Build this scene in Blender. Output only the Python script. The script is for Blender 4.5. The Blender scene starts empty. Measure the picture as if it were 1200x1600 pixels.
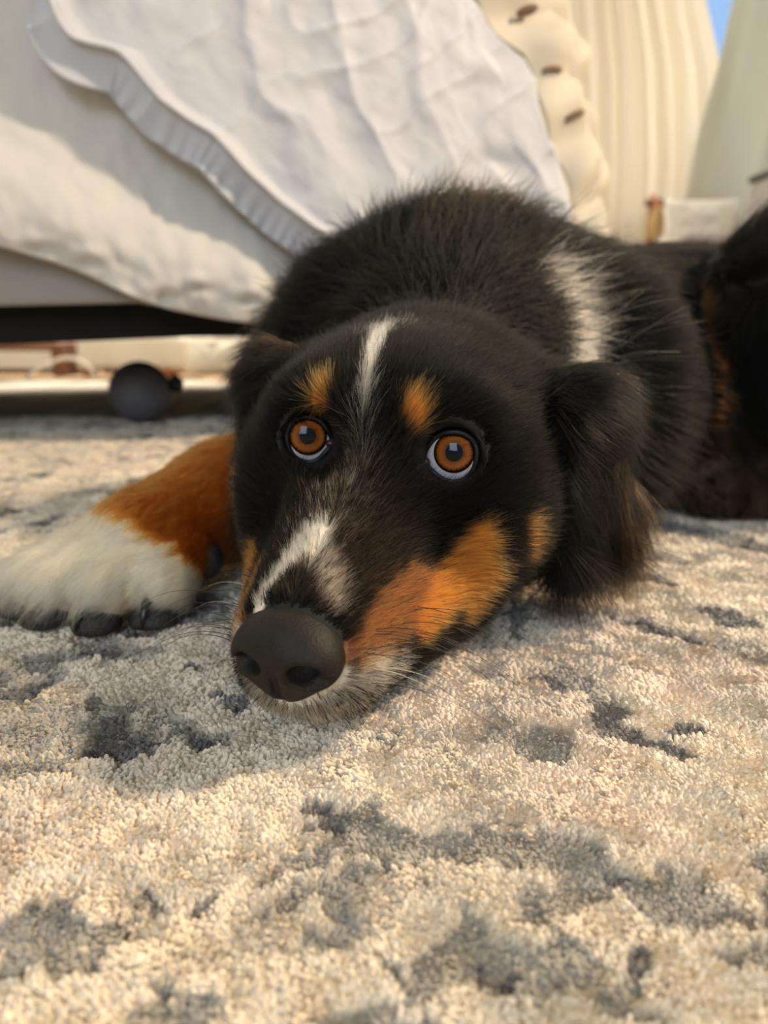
import bpy, math
import numpy as np
from mathutils import Vector

# ------------------------------------------------------------------ camera, world, lights, exposure
SC = bpy.context.scene
COL = SC.collection
RNG = np.random.default_rng(7)
CAM_H, PITCH, FPX = 0.135, math.radians(15.0), 1067.0
cam = bpy.data.cameras.new('camera')
cam_o = bpy.data.objects.new('camera', cam)
COL.objects.link(cam_o)
cam.sensor_fit = 'VERTICAL'
cam.sensor_height = 36.0
cam.lens = FPX / 1600.0 * 36.0
cam.clip_start = 0.01
cam_o.location = (0, 0, CAM_H)
cam_o.rotation_euler = (math.pi / 2 - PITCH, 0, 0)
cam.dof.use_dof = True
cam.dof.focus_distance = 0.235
cam.dof.aperture_fstop = 7.2
SC.camera = cam_o

world = bpy.data.worlds.new('daylight')
SC.world = world
world.use_nodes = True
wbg = world.node_tree.nodes['Background']
wbg.inputs[0].default_value = (0.30, 0.56, 1.0, 1)
wbg.inputs[1].default_value = 1.0


def area(name, loc, target, size, power, color, size_y=None):
    l = bpy.data.lights.new(name, 'AREA')
    l.energy = power
    l.color = color
    l.shape = 'RECTANGLE'
    l.size = size
    l.size_y = size_y or size
    o = bpy.data.objects.new(name, l)
    COL.objects.link(o)
    o.location = loc
    d = Vector(target) - Vector(loc)
    o.rotation_euler = d.to_track_quat('-Z', 'Y').to_euler()
    return o


area('warm_lamp_light', (1.20, 0.30, 1.18), (0, 0.3, 0.05), 0.10, 33.0, (1.0, 0.79, 0.56))
area('front_window_daylight', (-0.3, -1.85, 1.35), (0.0, 0.8, 0.2), 0.8, 19.0, (0.80, 0.90, 1.0), 0.9)
area('back_window_daylight', (1.05, 2.95, 1.3), (1.0, 1.0, 0.9), 1.1, 27.0, (1.0, 0.95, 0.88), 1.9)
area('far_floor_fill', (-0.75, 2.95, 1.6), (-0.6, 1.9, 0.0), 0.8, 110.0, (1.0, 0.90, 0.74), 1.4)  # added fill, brightens the floor strip beyond the bed

SC.view_settings.view_transform = 'Standard'
SC.view_settings.look = 'None'
SC.view_settings.gamma = 1.0
SC.view_settings.use_curve_mapping = False
SC.view_settings.exposure = -0.08

CP, SP = math.cos(PITCH), math.sin(PITCH)


def ray(px, py):
    a, b = (px - 600) / FPX, (800 - py) / FPX
    return np.array([a, b * SP + CP, b * CP - SP])


CAMP = np.array([0, 0, CAM_H])


def ground(px, py, z=0.0):
    d = ray(px, py)
    return CAMP + d * ((z - CAM_H) / d[2])


def at_y(px, py, y):
    d = ray(px, py)
    return CAMP + d * (y / d[1])


# ------------------------------------------------------------------ helpers
def smooth(a, b, x):
    t = np.clip((x - a) / (b - a), 0, 1)
    return t * t * (3 - 2 * t)


def _hash(i, j, k, s):
    h = (i * 374761393 + j * 668265263 + k * 2147483647 + s * 974711) & 0xFFFFFFFF
    h = ((h ^ (h >> 13)) * 1274126177) & 0xFFFFFFFF
    h = ((h ^ (h >> 16)) * 2246822519) & 0xFFFFFFFF
    return ((h ^ (h >> 15)) & 0xFFFFFF) / float(0xFFFFFF)


def vnoise(P, seed=0):
    """value noise, 0..1, P is (n,3)"""
    P = np.asarray(P, float)
    I = np.floor(P).astype(np.int64)
    f = P - I
    f = f * f * (3 - 2 * f)
    out = 0
    for dx in (0, 1):
        for dy in (0, 1):
            for dz in (0, 1):
                w = (f[:, 0] if dx else 1 - f[:, 0]) * (f[:, 1] if dy else 1 - f[:, 1]) * (f[:, 2] if dz else 1 - f[:, 2])
                out = out + w * _hash(I[:, 0] + dx, I[:, 1] + dy, I[:, 2] + dz, seed)
    return out


def fbm(P, seed=0, n=3):
    a, s, t = 1.0, 0.0, 0.0
    P = np.asarray(P, float)
    for i in range(n):
        s = s + a * vnoise(P * 2 ** i, seed + i * 17)
        t += a
        a *= 0.5
    return s / t


def mesh_obj(name, V, Fc, mat=None, parent=None, smooth_shade=True):
    me = bpy.data.meshes.new(name)
    V = np.asarray(V, float)
    if isinstance(Fc, np.ndarray):
        Fc = Fc.tolist()
    me.from_pydata(V.tolist(), [], Fc)
    if smooth_shade:
        me.polygons.foreach_set('use_smooth', np.ones(len(me.polygons), bool))
    if mat:
        me.materials.append(mat)
    me.update()
    o = bpy.data.objects.new(name, me)
    COL.objects.link(o)
    if parent:
        o.parent = parent
        o.matrix_parent_inverse = parent.matrix_basis.inverted()
    return o


def vcol(o, name, cols):
    a = o.data.attributes.new(name, 'FLOAT_COLOR', 'POINT')
    c = np.ones((len(cols), 4), np.float32)
    c[:, :3] = cols
    a.data.foreach_set('color', c.ravel())


def tag(o, label=None, cat=None, group=None, kind=None):
    if label:
        o['label'] = label
    if cat:
        o['category'] = cat
    if group:
        o['group'] = group
    if kind:
        o['kind'] = kind
    return o


def thing(name, loc, label, cat, group=None):
    o = bpy.data.objects.new(name, None)
    COL.objects.link(o)
    o.location = loc
    o.empty_display_size = 0.02
    tag(o, label, cat, group)
    return o


def mat(name, color=(0.8, 0.8, 0.8), rough=0.6, **kw):
    m = bpy.data.materials.new(name)
    m.use_nodes = True
    b = m.node_tree.nodes['Principled BSDF']
    b.inputs['Base Color'].default_value = (*color, 1)
    b.inputs['Roughness'].default_value = rough
    for k, v in kw.items():
        b.inputs[k.replace('_', ' ')].default_value = v
    return m


def N(m, t, **kw):
    n = m.node_tree.nodes.new(t)
    for k, v in kw.items():
        setattr(n, k, v)
    return n


def L(m, a, ao, b, bi):
    m.node_tree.links.new(a.outputs[ao], b.inputs[bi])


def noise_mat(name, c1, c2, scale, rough=0.6, bump=0.0, bscale=None, detail=4.0, stretch=None, **kw):
    """two-tone noise colour with a noise bump"""
    m = mat(name, c1, rough, **kw)
    b = m.node_tree.nodes['Principled BSDF']
    tc = N(m, 'ShaderNodeTexCoord')
    mp = N(m, 'ShaderNodeMapping')
    if stretch:
        mp.inputs['Scale'].default_value = stretch
    L(m, tc, 'Object', mp, 'Vector')
    nz = N(m, 'ShaderNodeTexNoise')
    nz.inputs['Scale'].default_value = scale
    nz.inputs['Detail'].default_value = detail
    L(m, mp, 'Vector', nz, 'Vector')
    rp = N(m, 'ShaderNodeValToRGB')
    rp.color_ramp.elements[0].position = 0.35
    rp.color_ramp.elements[1].position = 0.65
    rp.color_ramp.elements[0].color = (*c1, 1)
    rp.color_ramp.elements[1].color = (*c2, 1)
    L(m, nz, 'Fac', rp, 'Fac')
    L(m, rp, 'Color', b, 'Base Color')
    if bump:
        n2 = N(m, 'ShaderNodeTexNoise')
        n2.inputs['Scale'].default_value = bscale or scale * 3
        n2.inputs['Detail'].default_value = 3
        L(m, mp, 'Vector', n2, 'Vector')
        bp = N(m, 'ShaderNodeBump')
        bp.inputs['Strength'].default_value = bump
        bp.inputs['Distance'].default_value = 0.003
        L(m, n2, 'Fac', bp, 'Height')
        L(m, bp, 'Normal', b, 'Normal')
    return m


def weave(m, scale, strength):
    """fine woven relief on a cloth material"""
    b = m.node_tree.nodes['Principled BSDF']
    tc = N(m, 'ShaderNodeTexCoord')
    nz = N(m, 'ShaderNodeTexNoise')
    nz.inputs['Scale'].default_value = scale
    nz.inputs['Detail'].default_value = 4
    L(m, tc, 'Object', nz, 'Vector')
    bp = N(m, 'ShaderNodeBump')
    bp.inputs['Strength'].default_value = strength
    bp.inputs['Distance'].default_value = 0.002
    L(m, nz, 'Fac', bp, 'Height')
    L(m, bp, 'Normal', b, 'Normal')
    return m


def cloth_mat(name, color, transl=0.25, tcol=None, wv=60, ws=0.25):
    m = weave(mat(name, color, 0.85), wv, ws)
    b = m.node_tree.nodes['Principled BSDF']
    out = m.node_tree.nodes['Material Output']
    t = N(m, 'ShaderNodeBsdfTranslucent')
    t.inputs['Color'].default_value = (*(tcol or color), 1)
    mx = N(m, 'ShaderNodeMixShader')
    mx.inputs[0].default_value = transl
    L(m, b, 'BSDF', mx, 1)
    L(m, t, 'BSDF', mx, 2)
    L(m, mx, 'Shader', out, 'Surface')
    return m


def box_vf(x0, x1, y0, y1, z0, z1, bev=0.004):
    """box with bevelled edges as vertices and faces"""
    V, Fc = [], []
    import itertools
    b = min(bev, (x1 - x0) / 2.2, (y1 - y0) / 2.2, (z1 - z0) / 2.2)
    idx = {}
    lo, hi = (x0, y0, z0), (x1, y1, z1)
    for s in itertools.product((0, 1), repeat=3):
        for ax in range(3):
            p = []
            for a in range(3):
                v = hi[a] if s[a] else lo[a]
                if a != ax:
                    v += -b if s[a] else b
                p.append(v)
            idx[(s, ax)] = len(V)
            V.append(p)
    for ax in range(3):
        o = [a for a in range(3) if a != ax]
        for sv in (0, 1):
            q = []
            for c in ((0, 0), (1, 0), (1, 1), (0, 1)):
                s = [0, 0, 0]
                s[ax] = sv
                s[o[0]], s[o[1]] = c
                q.append(idx[(tuple(s), ax)])
            flip = (sv == 0) ^ (ax == 1)
            Fc.append(q[::-1] if flip else q)
    for ax in range(3):
        o = [a for a in range(3) if a != ax]
        for c in itertools.product((0, 1), repeat=2):
            s0, s1 = [0, 0, 0], [0, 0, 0]
            s0[o[0]], s0[o[1]] = c
            s1[o[0]], s1[o[1]] = c
            s1[ax] = 1
            Fc.append([idx[(tuple(s0), o[0])], idx[(tuple(s1), o[0])], idx[(tuple(s1), o[1])], idx[(tuple(s0), o[1])]])
    for s in itertools.product((0, 1), repeat=3):
        Fc.append([idx[(s, 0)], idx[(s, 1)], idx[(s, 2)]])
    return V, Fc


def fix_normals(o):
    import bmesh
    bm = bmesh.new()
    bm.from_mesh(o.data)
    bmesh.ops.recalc_face_normals(bm, faces=bm.faces)
    bm.to_mesh(o.data)
    bm.free()
    return o


def box(name, x0, x1, y0, y1, z0, z1, m, parent=None, bev=0.004):
    V, Fc = box_vf(x0, x1, y0, y1, z0, z1, bev)
    return fix_normals(mesh_obj(name, V, Fc, m, parent, False))


def tube(name, pts, rad, m, parent=None, n=10):
    pts = np.asarray(pts, float)
    rad = np.full(len(pts), rad) if np.isscalar(rad) else np.asarray(rad)
    T = np.gradient(pts, axis=0)
    T /= np.linalg.norm(T, axis=1)[:, None]
    ref = np.array([0, 0, 1.0]) if abs(T[0, 2]) < 0.9 else np.array([1.0, 0, 0])
    V, Fc = [], []
    for i, p in enumerate(pts):
        a = np.cross(T[i], ref)
        a /= np.linalg.norm(a)
        b = np.cross(a, T[i])
        for k in range(n):
            t = 2 * math.pi * k / n
            V.append(p + rad[i] * (math.cos(t) * a + math.sin(t) * b))
    for i in range(len(pts) - 1):
        for k in range(n):
            k2 = (k + 1) % n
            Fc.append([i * n + k, i * n + k2, (i + 1) * n + k2, (i + 1) * n + k])
    Fc.append(list(range(n))[::-1])
    Fc.append([(len(pts) - 1) * n + k for k in range(n)])
    return fix_normals(mesh_obj(name, V, Fc, m, parent))


def grid_faces(nu, nv):
    i, j = np.meshgrid(np.arange(nu - 1), np.arange(nv - 1), indexing='ij')
    a = (i * nv + j).ravel()
    return np.stack([a, a + nv, a + nv + 1, a + 1], 1)


def polyline(pts, t):
    """sample a polyline of (key, value...) rows at key t, smoothed"""
    pts = np.asarray(pts, float)
    return np.stack([np.interp(t, pts[:, 0], pts[:, k]) for k in range(1, pts.shape[1])], -1)


def curves_obj(name, P, R, cols, m, parent):
    """P (n,k,3) strands, R (n,k) radii, cols (n,3)"""
    n, k = P.shape[:2]
    cd = bpy.data.hair_curves.new(name)
    cd.add_curves([k] * n)
    cd.position_data.foreach_set('vector', np.ascontiguousarray(P, np.float32).ravel())
    a = cd.attributes.get('radius') or cd.attributes.new('radius', 'FLOAT', 'POINT')
    a.data.foreach_set('value', np.ascontiguousarray(R, np.float32).ravel())
    c = np.ones((n, 4), np.float32)
    c[:, :3] = cols
    a = cd.attributes.new('tone', 'FLOAT_COLOR', 'CURVE')
    a.data.foreach_set('color', c.ravel())
    cd.materials.append(m)
    o = bpy.data.objects.new(name, cd)
    COL.objects.link(o)
    o.parent = parent
    o.matrix_parent_inverse = parent.matrix_basis.inverted()
    return o


def attr_color(m, name, sock='Base Color', node='Principled BSDF'):
    at = N(m, 'ShaderNodeAttribute')
    at.attribute_name = name
    L(m, at, 'Color', m.node_tree.nodes[node], sock)
    return m


# ------------------------------------------------------------------ implicit surfaces
def ell(P, c, r, R=None):
    q = P - np.asarray(c, np.float32)
    if R is not None:
        q = q @ np.asarray(R, np.float32)
    r = np.asarray(r, np.float32)
    k0 = np.sqrt(((q / r) ** 2).sum(-1))
    k1 = np.sqrt(((q / (r * r)) ** 2).sum(-1)) + 1e-9
    return k0 * (k0 - 1) / k1


def cone(P, a, b, ra, rb):
    a = np.asarray(a, np.float32)
    b = np.asarray(b, np.float32)
    ba = b - a
    t = np.clip(((P - a) @ ba) / (ba @ ba), 0, 1)
    return np.sqrt(((P - a - t[:, None] * ba) ** 2).sum(-1)) - (ra + (rb - ra) * t)


def smin(a, b, k):
    h = np.clip(0.5 + 0.5 * (b - a) / k, 0, 1)
    return b + (a - b) * h - k * h * (1 - h)


def smax(a, b, k):
    return -smin(-a, -b, k)


def surface_nets(D, org, h):
    S = D < 0
    n = np.array(D.shape) - 1
    c = [S[i:n[0] + i, j:n[1] + j, k:n[2] + k] for i in (0, 1) for j in (0, 1) for k in (0, 1)]
    al = np.logical_and.reduce(c)
    an = np.logical_or.reduce(c)
    act = an & ~al
    ijk = np.argwhere(act)
    vid = np.full(act.shape, -1, np.int64)
    vid[act] = np.arange(len(ijk))
    acc = np.zeros((len(ijk), 3))
    cnt = np.zeros(len(ijk))
    offs = np.array([(i, j, k) for i in (0, 1) for j in (0, 1) for k in (0, 1)])
    val = [D[ijk[:, 0] + o[0], ijk[:, 1] + o[1], ijk[:, 2] + o[2]] for o in offs]
    for a in range(8):
        for ax in range(3):
            if offs[a][ax] == 0:
                o2 = offs[a].copy()
                o2[ax] = 1
                b = o2[0] * 4 + o2[1] * 2 + o2[2]
                va, vb = val[a], val[b]
                x = (va < 0) != (vb < 0)
                t = np.where(x, va / np.where(x, va - vb, 1), 0)
                p = offs[a][None] + np.zeros((len(ijk), 3))
                p[:, ax] = t
                acc += np.where(x[:, None], p, 0)
                cnt += x
    V = (ijk + acc / cnt[:, None]) * h + org
    Fs = []
    for ax in range(3):
        o1, o2 = [(1, 2), (2, 0), (0, 1)][ax]
        A = [slice(None)] * 3
        B = [slice(None)] * 3
        A[ax] = slice(0, -1)
        B[ax] = slice(1, None)
        s0, s1 = S[tuple(A)], S[tuple(B)]
        e = np.argwhere(s0 != s1)
        e = e[(e[:, o1] > 0) & (e[:, o2] > 0) & (e[:, o1] < n[o1]) & (e[:, o2] < n[o2])]
        inside = s0[e[:, 0], e[:, 1], e[:, 2]]
        q = []
        for d1, d2 in ((1, 1), (0, 1), (0, 0), (1, 0)):
            k = e.copy()
            k[:, o1] -= d1
            k[:, o2] -= d2
            q.append(vid[k[:, 0], k[:, 1], k[:, 2]])
        q = np.stack(q, 1)
        q[~inside] = q[~inside][:, ::-1]
        Fs.append(q)
    Fs = np.concatenate(Fs)
    return V, Fs[(Fs >= 0).all(1)]


def grad(fn, V, e=4e-4):
    V = V.astype(np.float32)
    g = np.stack([fn(V + np.eye(3, dtype=np.float32)[i] * e) - fn(V - np.eye(3, dtype=np.float32)[i] * e) for i in range(3)], 1) / (2 * e)
    return g


def polygonize(fn, lo, hi, h, newton=2, block=6):
    """mesh of fn = 0, evaluated only in blocks that the surface crosses"""
    lo = np.asarray(lo, float)
    nb = np.ceil((np.asarray(hi) - lo) / (h * block)).astype(int)
    cs = h * block
    g = np.stack(np.meshgrid(*[np.arange(k) for k in nb], indexing='ij'), -1).reshape(-1, 3)
    cd = fn((lo + (g + 0.5) * cs).astype(np.float32))
    D = np.repeat(np.repeat(np.repeat(cd.reshape(nb), block, 0), block, 1), block, 2).astype(np.float32)
    near = g[np.abs(cd) < cs * 1.25]
    lb = np.stack(np.meshgrid(*[np.arange(block)] * 3, indexing='ij'), -1).reshape(-1, 3)
    for s in range(0, len(near), 4000):
        idx = (near[s:s + 4000, None, :] * block + lb[None]).reshape(-1, 3)
        D[idx[:, 0], idx[:, 1], idx[:, 2]] = fn((lo + idx * h).astype(np.float32))
    V, Fq = surface_nets(D, lo, h)
    for _ in range(newton):
        d = fn(V.astype(np.float32))
        gr = grad(fn, V)
        V = V - gr * np.clip(d / np.maximum((gr ** 2).sum(1), 0.2), -h, h)[:, None]
    return V, Fq



# ------------------------------------------------------------------ room
FZ = -0.014
m_wall = noise_mat('wall_paint', (0.74, 0.75, 0.68), (0.78, 0.79, 0.72), 6, 0.9, 0.05, 200)
m_floor = noise_mat('oak_floor', (0.34, 0.20, 0.10), (0.50, 0.32, 0.17), 5, 0.45, 0.1, 60, stretch=(1, 12, 1))
m_trim = mat('white_trim', (0.80, 0.80, 0.77), 0.5)
XL, XR, YB, YF, ZT = -2.1, 2.0, 2.75, -2.2, 2.5
WX0, WX1, WZ0, WZ1 = 0.62, 1.34, 0.45, 2.1


def multi_box(name, boxes, m, parent=None, bev=0.002):
    V, Fc = [], []
    for b in boxes:
        v, f = box_vf(*b, bev)
        Fc += [[i + len(V) for i in q] for q in f]
        V += v
    return fix_normals(mesh_obj(name, V, Fc, m, parent, False))


def struct(o):
    o['kind'] = 'structure'
    return o


fl = struct(mesh_obj('floor', *box_vf(XL, XR, YF, YB, FZ - 0.03, FZ - 0.012), m_floor, None, False))
fix_normals(fl)
pb = None
npl = 26
for i in range(npl):
    x0 = XL + (XR - XL) * i / npl
    x1 = XL + (XR - XL) * (i + 1) / npl
    cut = YF + (YB - YF) * (0.3 + 0.4 * _hash(np.int64(i), np.int64(3), np.int64(5), 1))
    for y0, y1 in ((YF, cut), (cut, YB)):
        o = box('plank', x0 + 0.001, x1 - 0.001, y0 + 0.001, y1 - 0.001, FZ - 0.013, FZ, m_floor, fl, 0.0015)
VX0, VX1 = -1.25, -0.25  # opening added in the back wall for the far floor fill
struct(multi_box('wall_back', [(XL, VX0, YB, YB + 0.12, FZ, ZT), (VX1, WX0, YB, YB + 0.12, FZ, ZT), (VX0, VX1, YB, YB + 0.12, FZ, 0.7), (VX0, VX1, YB, YB + 0.12, WZ1, ZT), (WX1, XR, YB, YB + 0.12, FZ, ZT), (WX0, WX1, YB, YB + 0.12, FZ, WZ0), (WX0, WX1, YB, YB + 0.12, WZ1, ZT)], m_wall))
struct(box('wall_left', XL - 0.12, XL, YF, YB, FZ, ZT, m_wall))
struct(box('wall_right', XR, XR + 0.12, YF, YB, FZ, ZT, m_wall))
struct(multi_box('wall_front', [(XL, -1.2, YF - 0.12, YF, FZ, ZT), (0.6, XR, YF - 0.12, YF, FZ, ZT), (-1.2, 0.6, YF - 0.12, YF, FZ, 0.6), (-1.2, 0.6, YF - 0.12, YF, 2.1, ZT)], m_wall))
struct(box('ceiling', XL, XR, YF, YB, ZT, ZT + 0.1, m_wall))
struct(multi_box('baseboard_back', [(XL, XR, YB - 0.015, YB, FZ, 0.09)], m_trim))
struct(multi_box('baseboard_right', [(XR - 0.015, XR, YF, YB - 0.015, FZ, 0.09)], m_trim))
m_pane = bpy.data.materials.new('window_glass')
m_pane.use_nodes = True
m_pane.node_tree.nodes.remove(m_pane.node_tree.nodes['Principled BSDF'])
tr = N(m_pane, 'ShaderNodeBsdfTransparent')
gl = N(m_pane, 'ShaderNodeBsdfGlossy')
gl.inputs['Roughness'].default_value = 0.01
mx = N(m_pane, 'ShaderNodeMixShader')
mx.inputs[0].default_value = 0.06
L(m_pane, tr, 'BSDF', mx, 1)
L(m_pane, gl, 'BSDF', mx, 2)
L(m_pane, mx, 'Shader', m_pane.node_tree.nodes['Material Output'], 'Surface')
w = struct(multi_box('window_1', [(WX0, WX0 + 0.05, YB + 0.02, YB + 0.08, WZ0, WZ1), (WX1 - 0.05, WX1, YB + 0.02, YB + 0.08, WZ0, WZ1), (WX0, WX1, YB + 0.02, YB + 0.08, WZ0, WZ0 + 0.05), (WX0, WX1, YB + 0.02, YB + 0.08, WZ1 - 0.05, WZ1)], m_trim))
box('pane', WX0 + 0.05, WX1 - 0.05, YB + 0.045, YB + 0.051, WZ0 + 0.05, WZ1 - 0.05, m_pane, w, 0.001)

w = struct(multi_box('window_added', [(VX0, VX0 + 0.05, YB + 0.02, YB + 0.08, 0.7, WZ1), (VX1 - 0.05, VX1, YB + 0.02, YB + 0.08, 0.7, WZ1), (VX0, VX1, YB + 0.02, YB + 0.08, 0.7, 0.75), (VX0, VX1, YB + 0.02, YB + 0.08, WZ1 - 0.05, WZ1)], m_trim))  # unseen window, made up to go with the far floor fill
box('pane', VX0 + 0.05, VX1 - 0.05, YB + 0.045, YB + 0.051, 0.75, WZ1 - 0.05, m_pane, w, 0.001)

# ------------------------------------------------------------------ rug
CREAM_R, PINK_R, GREY_R, DARK_R = np.array([0.88, 0.79, 0.65]), np.array([0.88, 0.765, 0.635]), np.array([0.40, 0.375, 0.33]), np.array([0.15, 0.145, 0.145])
# woven blotches: tone, weight, photo position, half sizes, tilt in degrees; laid on the rug as ellipses
BLOBS = [
    ('g', 720, 1310, 240, 34, 4), ('g', 960, 1385, 170, 60, 6), ('g', 520, 1415, 120, 62, -20), ('g', 760, 1490, 170, 60, 8), ('g', 100, 1450, 150, 46, -12), ('g', 480, 1310, 60, 40, -40), ('g', 1180, 1375, 46, 50, 0), ('g', 270, 1570, 110, 60, 10), ('g', 620, 1590, 130, 40, 0), ('g', 1000, 1560, 80, 46, 0), ('g', 1190, 1480, 40, 40, 0), ('g', 560, 1265, 90, 30, 20),
    ('c', 690, 1378, 165, 46, -8), ('c', 660, 1440, 48, 40, -10), ('c', 955, 1440, 58, 42, 10), ('c', 440, 1325, 110, 20, -35), ('c', 300, 1480, 40, 30, 0), ('c', 380, 1540, 110, 52, 10), ('c', 100, 1545, 110, 50, 0), ('c', 1110, 1545, 130, 40, -6), ('c', 840, 1560, 90, 30, 6), ('c', 230, 1420, 22, 46, 10), ('c', 160, 1425, 46, 26, -20), ('c', 345, 1440, 60, 26, -14), ('c', 1130, 1320, 46, 110, -14),
    ('c', 580, 1470, 46, 40, 0), ('c', 440, 1440, 44, 30, -30),
    ('d', 505, 1250, 36, 26, 20), ('d', 1005, 1500, 24, 24, -20), ('d', 780, 1500, 26, 12, 0), ('d', 590, 1335, 30, 12, 0), ('d', 250, 1400, 20, 16, 0), ('d', 340, 1390, 24, 14, 0), ('d', 1140, 1420, 22, 16, 0), ('d', 950, 1345, 26, 10, 0), ('d', 260, 1530, 26, 16, 0), ('d', 940, 1110, 34, 20, 28), ('d', 985, 1145, 44, 15, 20), ('d', 1060, 1170, 60, 10, 18), ('d', 860, 1060, 40, 9, 35), ('d', 1080, 1130, 30, 16, 25), ('d', 300, 1040, 16, 9, 0), ('d', 362, 1095, 16, 12, 0), ('d', 210, 985, 26, 7, 10), ('d', 150, 1090, 14, 10, -30), ('d', 800, 960, 16, 30, 0), ('d', 1130, 960, 60, 10, 12), ('d', 1010, 900, 60, 8, 10),
    ('g', 60, 1120, 70, 40, -20), ('g', 160, 1010, 50, 24, 0), ('g', 840, 1150, 60, 24, 0), ('g', 900, 1060, 60, 20, 30), ('g', 40, 1200, 60, 24, -10),
]


def rug_tone(x, y):
    """weights of grey and dark yarn over cream"""
    P = np.stack([x, y, np.zeros_like(x)], 1)
    wx = (fbm(P * 60, 51) - 0.5) * 0.017 + (fbm(P * 220, 54, 2) - 0.5) * 0.008
    wy = (fbm(P * 60, 61) - 0.5) * 0.017 + (fbm(P * 220, 64, 2) - 0.5) * 0.008
    X, Y = x + wx, y + wy
    u, v = 0.66 * X - 0.75 * Y, 0.75 * X + 0.66 * Y
    st = fbm(np.stack([u * 14, v * 75, 0 * u], 1), 5)
    fk = fbm(np.stack([X * 48, Y * 48, 0 * u], 1), 6)
    big = fbm(np.stack([X * 7, Y * 7, 0 * u], 1), 8)
    right = smooth(-0.02, 0.08, x - 0.0 * y)
    far = smooth(0.30, 0.45, y)
    mid = smooth(0.175, 0.20, y)
    g = right * mid * smooth(0.50, 0.63, st * 0.7 + big * 0.3 + 0.02 * far)
    g = np.maximum(g, (1 - right) * mid * smooth(0.56, 0.66, fk * 0.7 + big * 0.3))
    d = right * mid * smooth(0.61, 0.69, st * 0.75 + big * 0.25) * 0.9
    d = np.maximum(d, (1 - right) * mid * smooth(0.66, 0.72, fk * 0.8 + big * 0.2) * 0.9)
    for tone, px, py, rx, ry, tilt in BLOBS:
        c = ground(px, py)
        ca, sa = math.cos(math.radians(tilt)), math.sin(math.radians(tilt))
        e1 = ground(px + rx * ca, py + rx * sa) - c
        e2 = ground(px - ry * sa, py + ry * ca) - c
        Mi = np.linalg.inv(np.array([[e1[0], e2[0]], [e1[1], e2[1]]]))
        a = Mi[0, 0] * (X - c[0]) + Mi[0, 1] * (Y - c[1])
        b = Mi[1, 0] * (X - c[0]) + Mi[1, 1] * (Y - c[1])
        k = 1 - smooth(0.85, 1.12, np.sqrt(a * a + b * b))
        if tone == 'g':
            g = np.maximum(g, k)
        elif tone == 'c':
            g = g * (1 - k)
            d = d * (1 - k)
        else:
            d = np.maximum(d, k * 0.8)
    return g * 0.95, d


def rug_color(x, y):
    g, d = rug_tone(x, y)
    P = np.stack([x, y, np.zeros_like(x)], 1)
    pk = smooth(0.45, 0.65, fbm(P * 16, 77))[:, None]
    C = CREAM_R * (1 - pk) + PINK_R * pk
    C = C * (1 - 0.16 * smooth(0.4, 0.7, fbm(P * 35, 78)))[:, None]
    C = C * (1 - g[:, None]) + GREY_R * g[:, None]
    C = C * (1 - d[:, None]) + DARK_R * d[:, None]
    return C, g, d


def axis(dense0, dense1, step, lo, hi, grow=1.09):
    a = list(np.arange(dense0, dense1, step))
    s = step
    while a[-1] < hi:
        s *= grow
        a.append(a[-1] + s)
    s = step
    while a[0] > lo:
        s *= grow
        a.insert(0, a[0] - s)
    return np.array(a)


rx_, ry_ = axis(-0.30, 0.36, 0.0021, -1.55, 1.55), axis(0.09, 0.50, 0.0021, -0.7, 1.86)
GX, GY = np.meshgrid(rx_, ry_, indexing='ij')
gx, gy = GX.ravel(), GY.ravel()
RC, rg, rd = rug_color(gx, gy)
P3 = np.stack([gx, gy, 0 * gx], 1)
gz = -0.0028 - 0.0012 * rg - 0.0008 * rd + 0.0022 * (fbm(P3 * 210, 101, 2) - 0.5) + 0.0030 * (fbm(P3 * 28, 111) - 0.5)
gz += 0.004 * (fbm(P3 * 70, 131, 2) - 0.5) * smooth(0.45, 0.7, gy)
nx, ny = len(rx_), len(ry_)
V = np.stack([gx, gy, gz], 1)
Fr = grid_faces(nx, ny)
# rim turned down to the floor
bi = np.concatenate([np.arange(nx) * ny, (nx - 1) * ny + np.arange(1, ny), np.arange(nx - 2, -1, -1) * ny + ny - 1, np.arange(ny - 2, 0, -1)])
low = V[bi].copy()
low[:, 2] = FZ
k0 = len(V)
m_rug = attr_color(mat('rug_wool', rough=0.95), 'tone')
nbi = len(bi)
sk = np.stack([bi, np.roll(bi, -1), k0 + np.roll(np.arange(nbi), -1), k0 + np.arange(nbi)], 1)[:, ::-1]
rug = mesh_obj('rug', np.concatenate([V, low]), np.concatenate([Fr, sk]), m_rug)
vcol(rug, 'tone', np.concatenate([RC, RC[bi]]) * 0.68)
tag(rug, 'thick cream rug with grey and charcoal abstract blotches under the dog', 'rug')

# tufts of the pile that stand in view
nt = 330000
yy = -0.06 + 0.14 * np.exp(RNG.random(nt) * math.log(1.15 / 0.14))
half = np.maximum(yy, 0) * 0.72 + 0.14
xx = (RNG.random(nt) * 2 - 1) * half
zi_ = np.interp(xx, rx_, np.arange(nx)).round().astype(int) * ny + np.interp(yy, ry_, np.arange(ny)).round().astype(int)
TCOL, tg, td = rug_color(xx, yy)
TCOL = TCOL * (0.86 + 0.24 * RNG.random(nt))[:, None]
ps = np.stack([xx, yy, gz[zi_] - 0.001], 1)
wide = np.clip((yy + 0.06) / 0.25, 0.8, 3.5)
hgt = (0.0022 + 0.0012 * RNG.random(nt)) * (1 - 0.25 * tg)
lean = np.stack([vnoise(ps * 130, 201) - 0.5, vnoise(ps * 130, 202) - 0.5, 0 * xx], 1) * 0.0030 + RNG.normal(0, 0.0005, (nt, 3)) * np.array([1, 1, 0])
kk = 4
S = np.linspace(0, 1, kk)[None, :, None]
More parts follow.
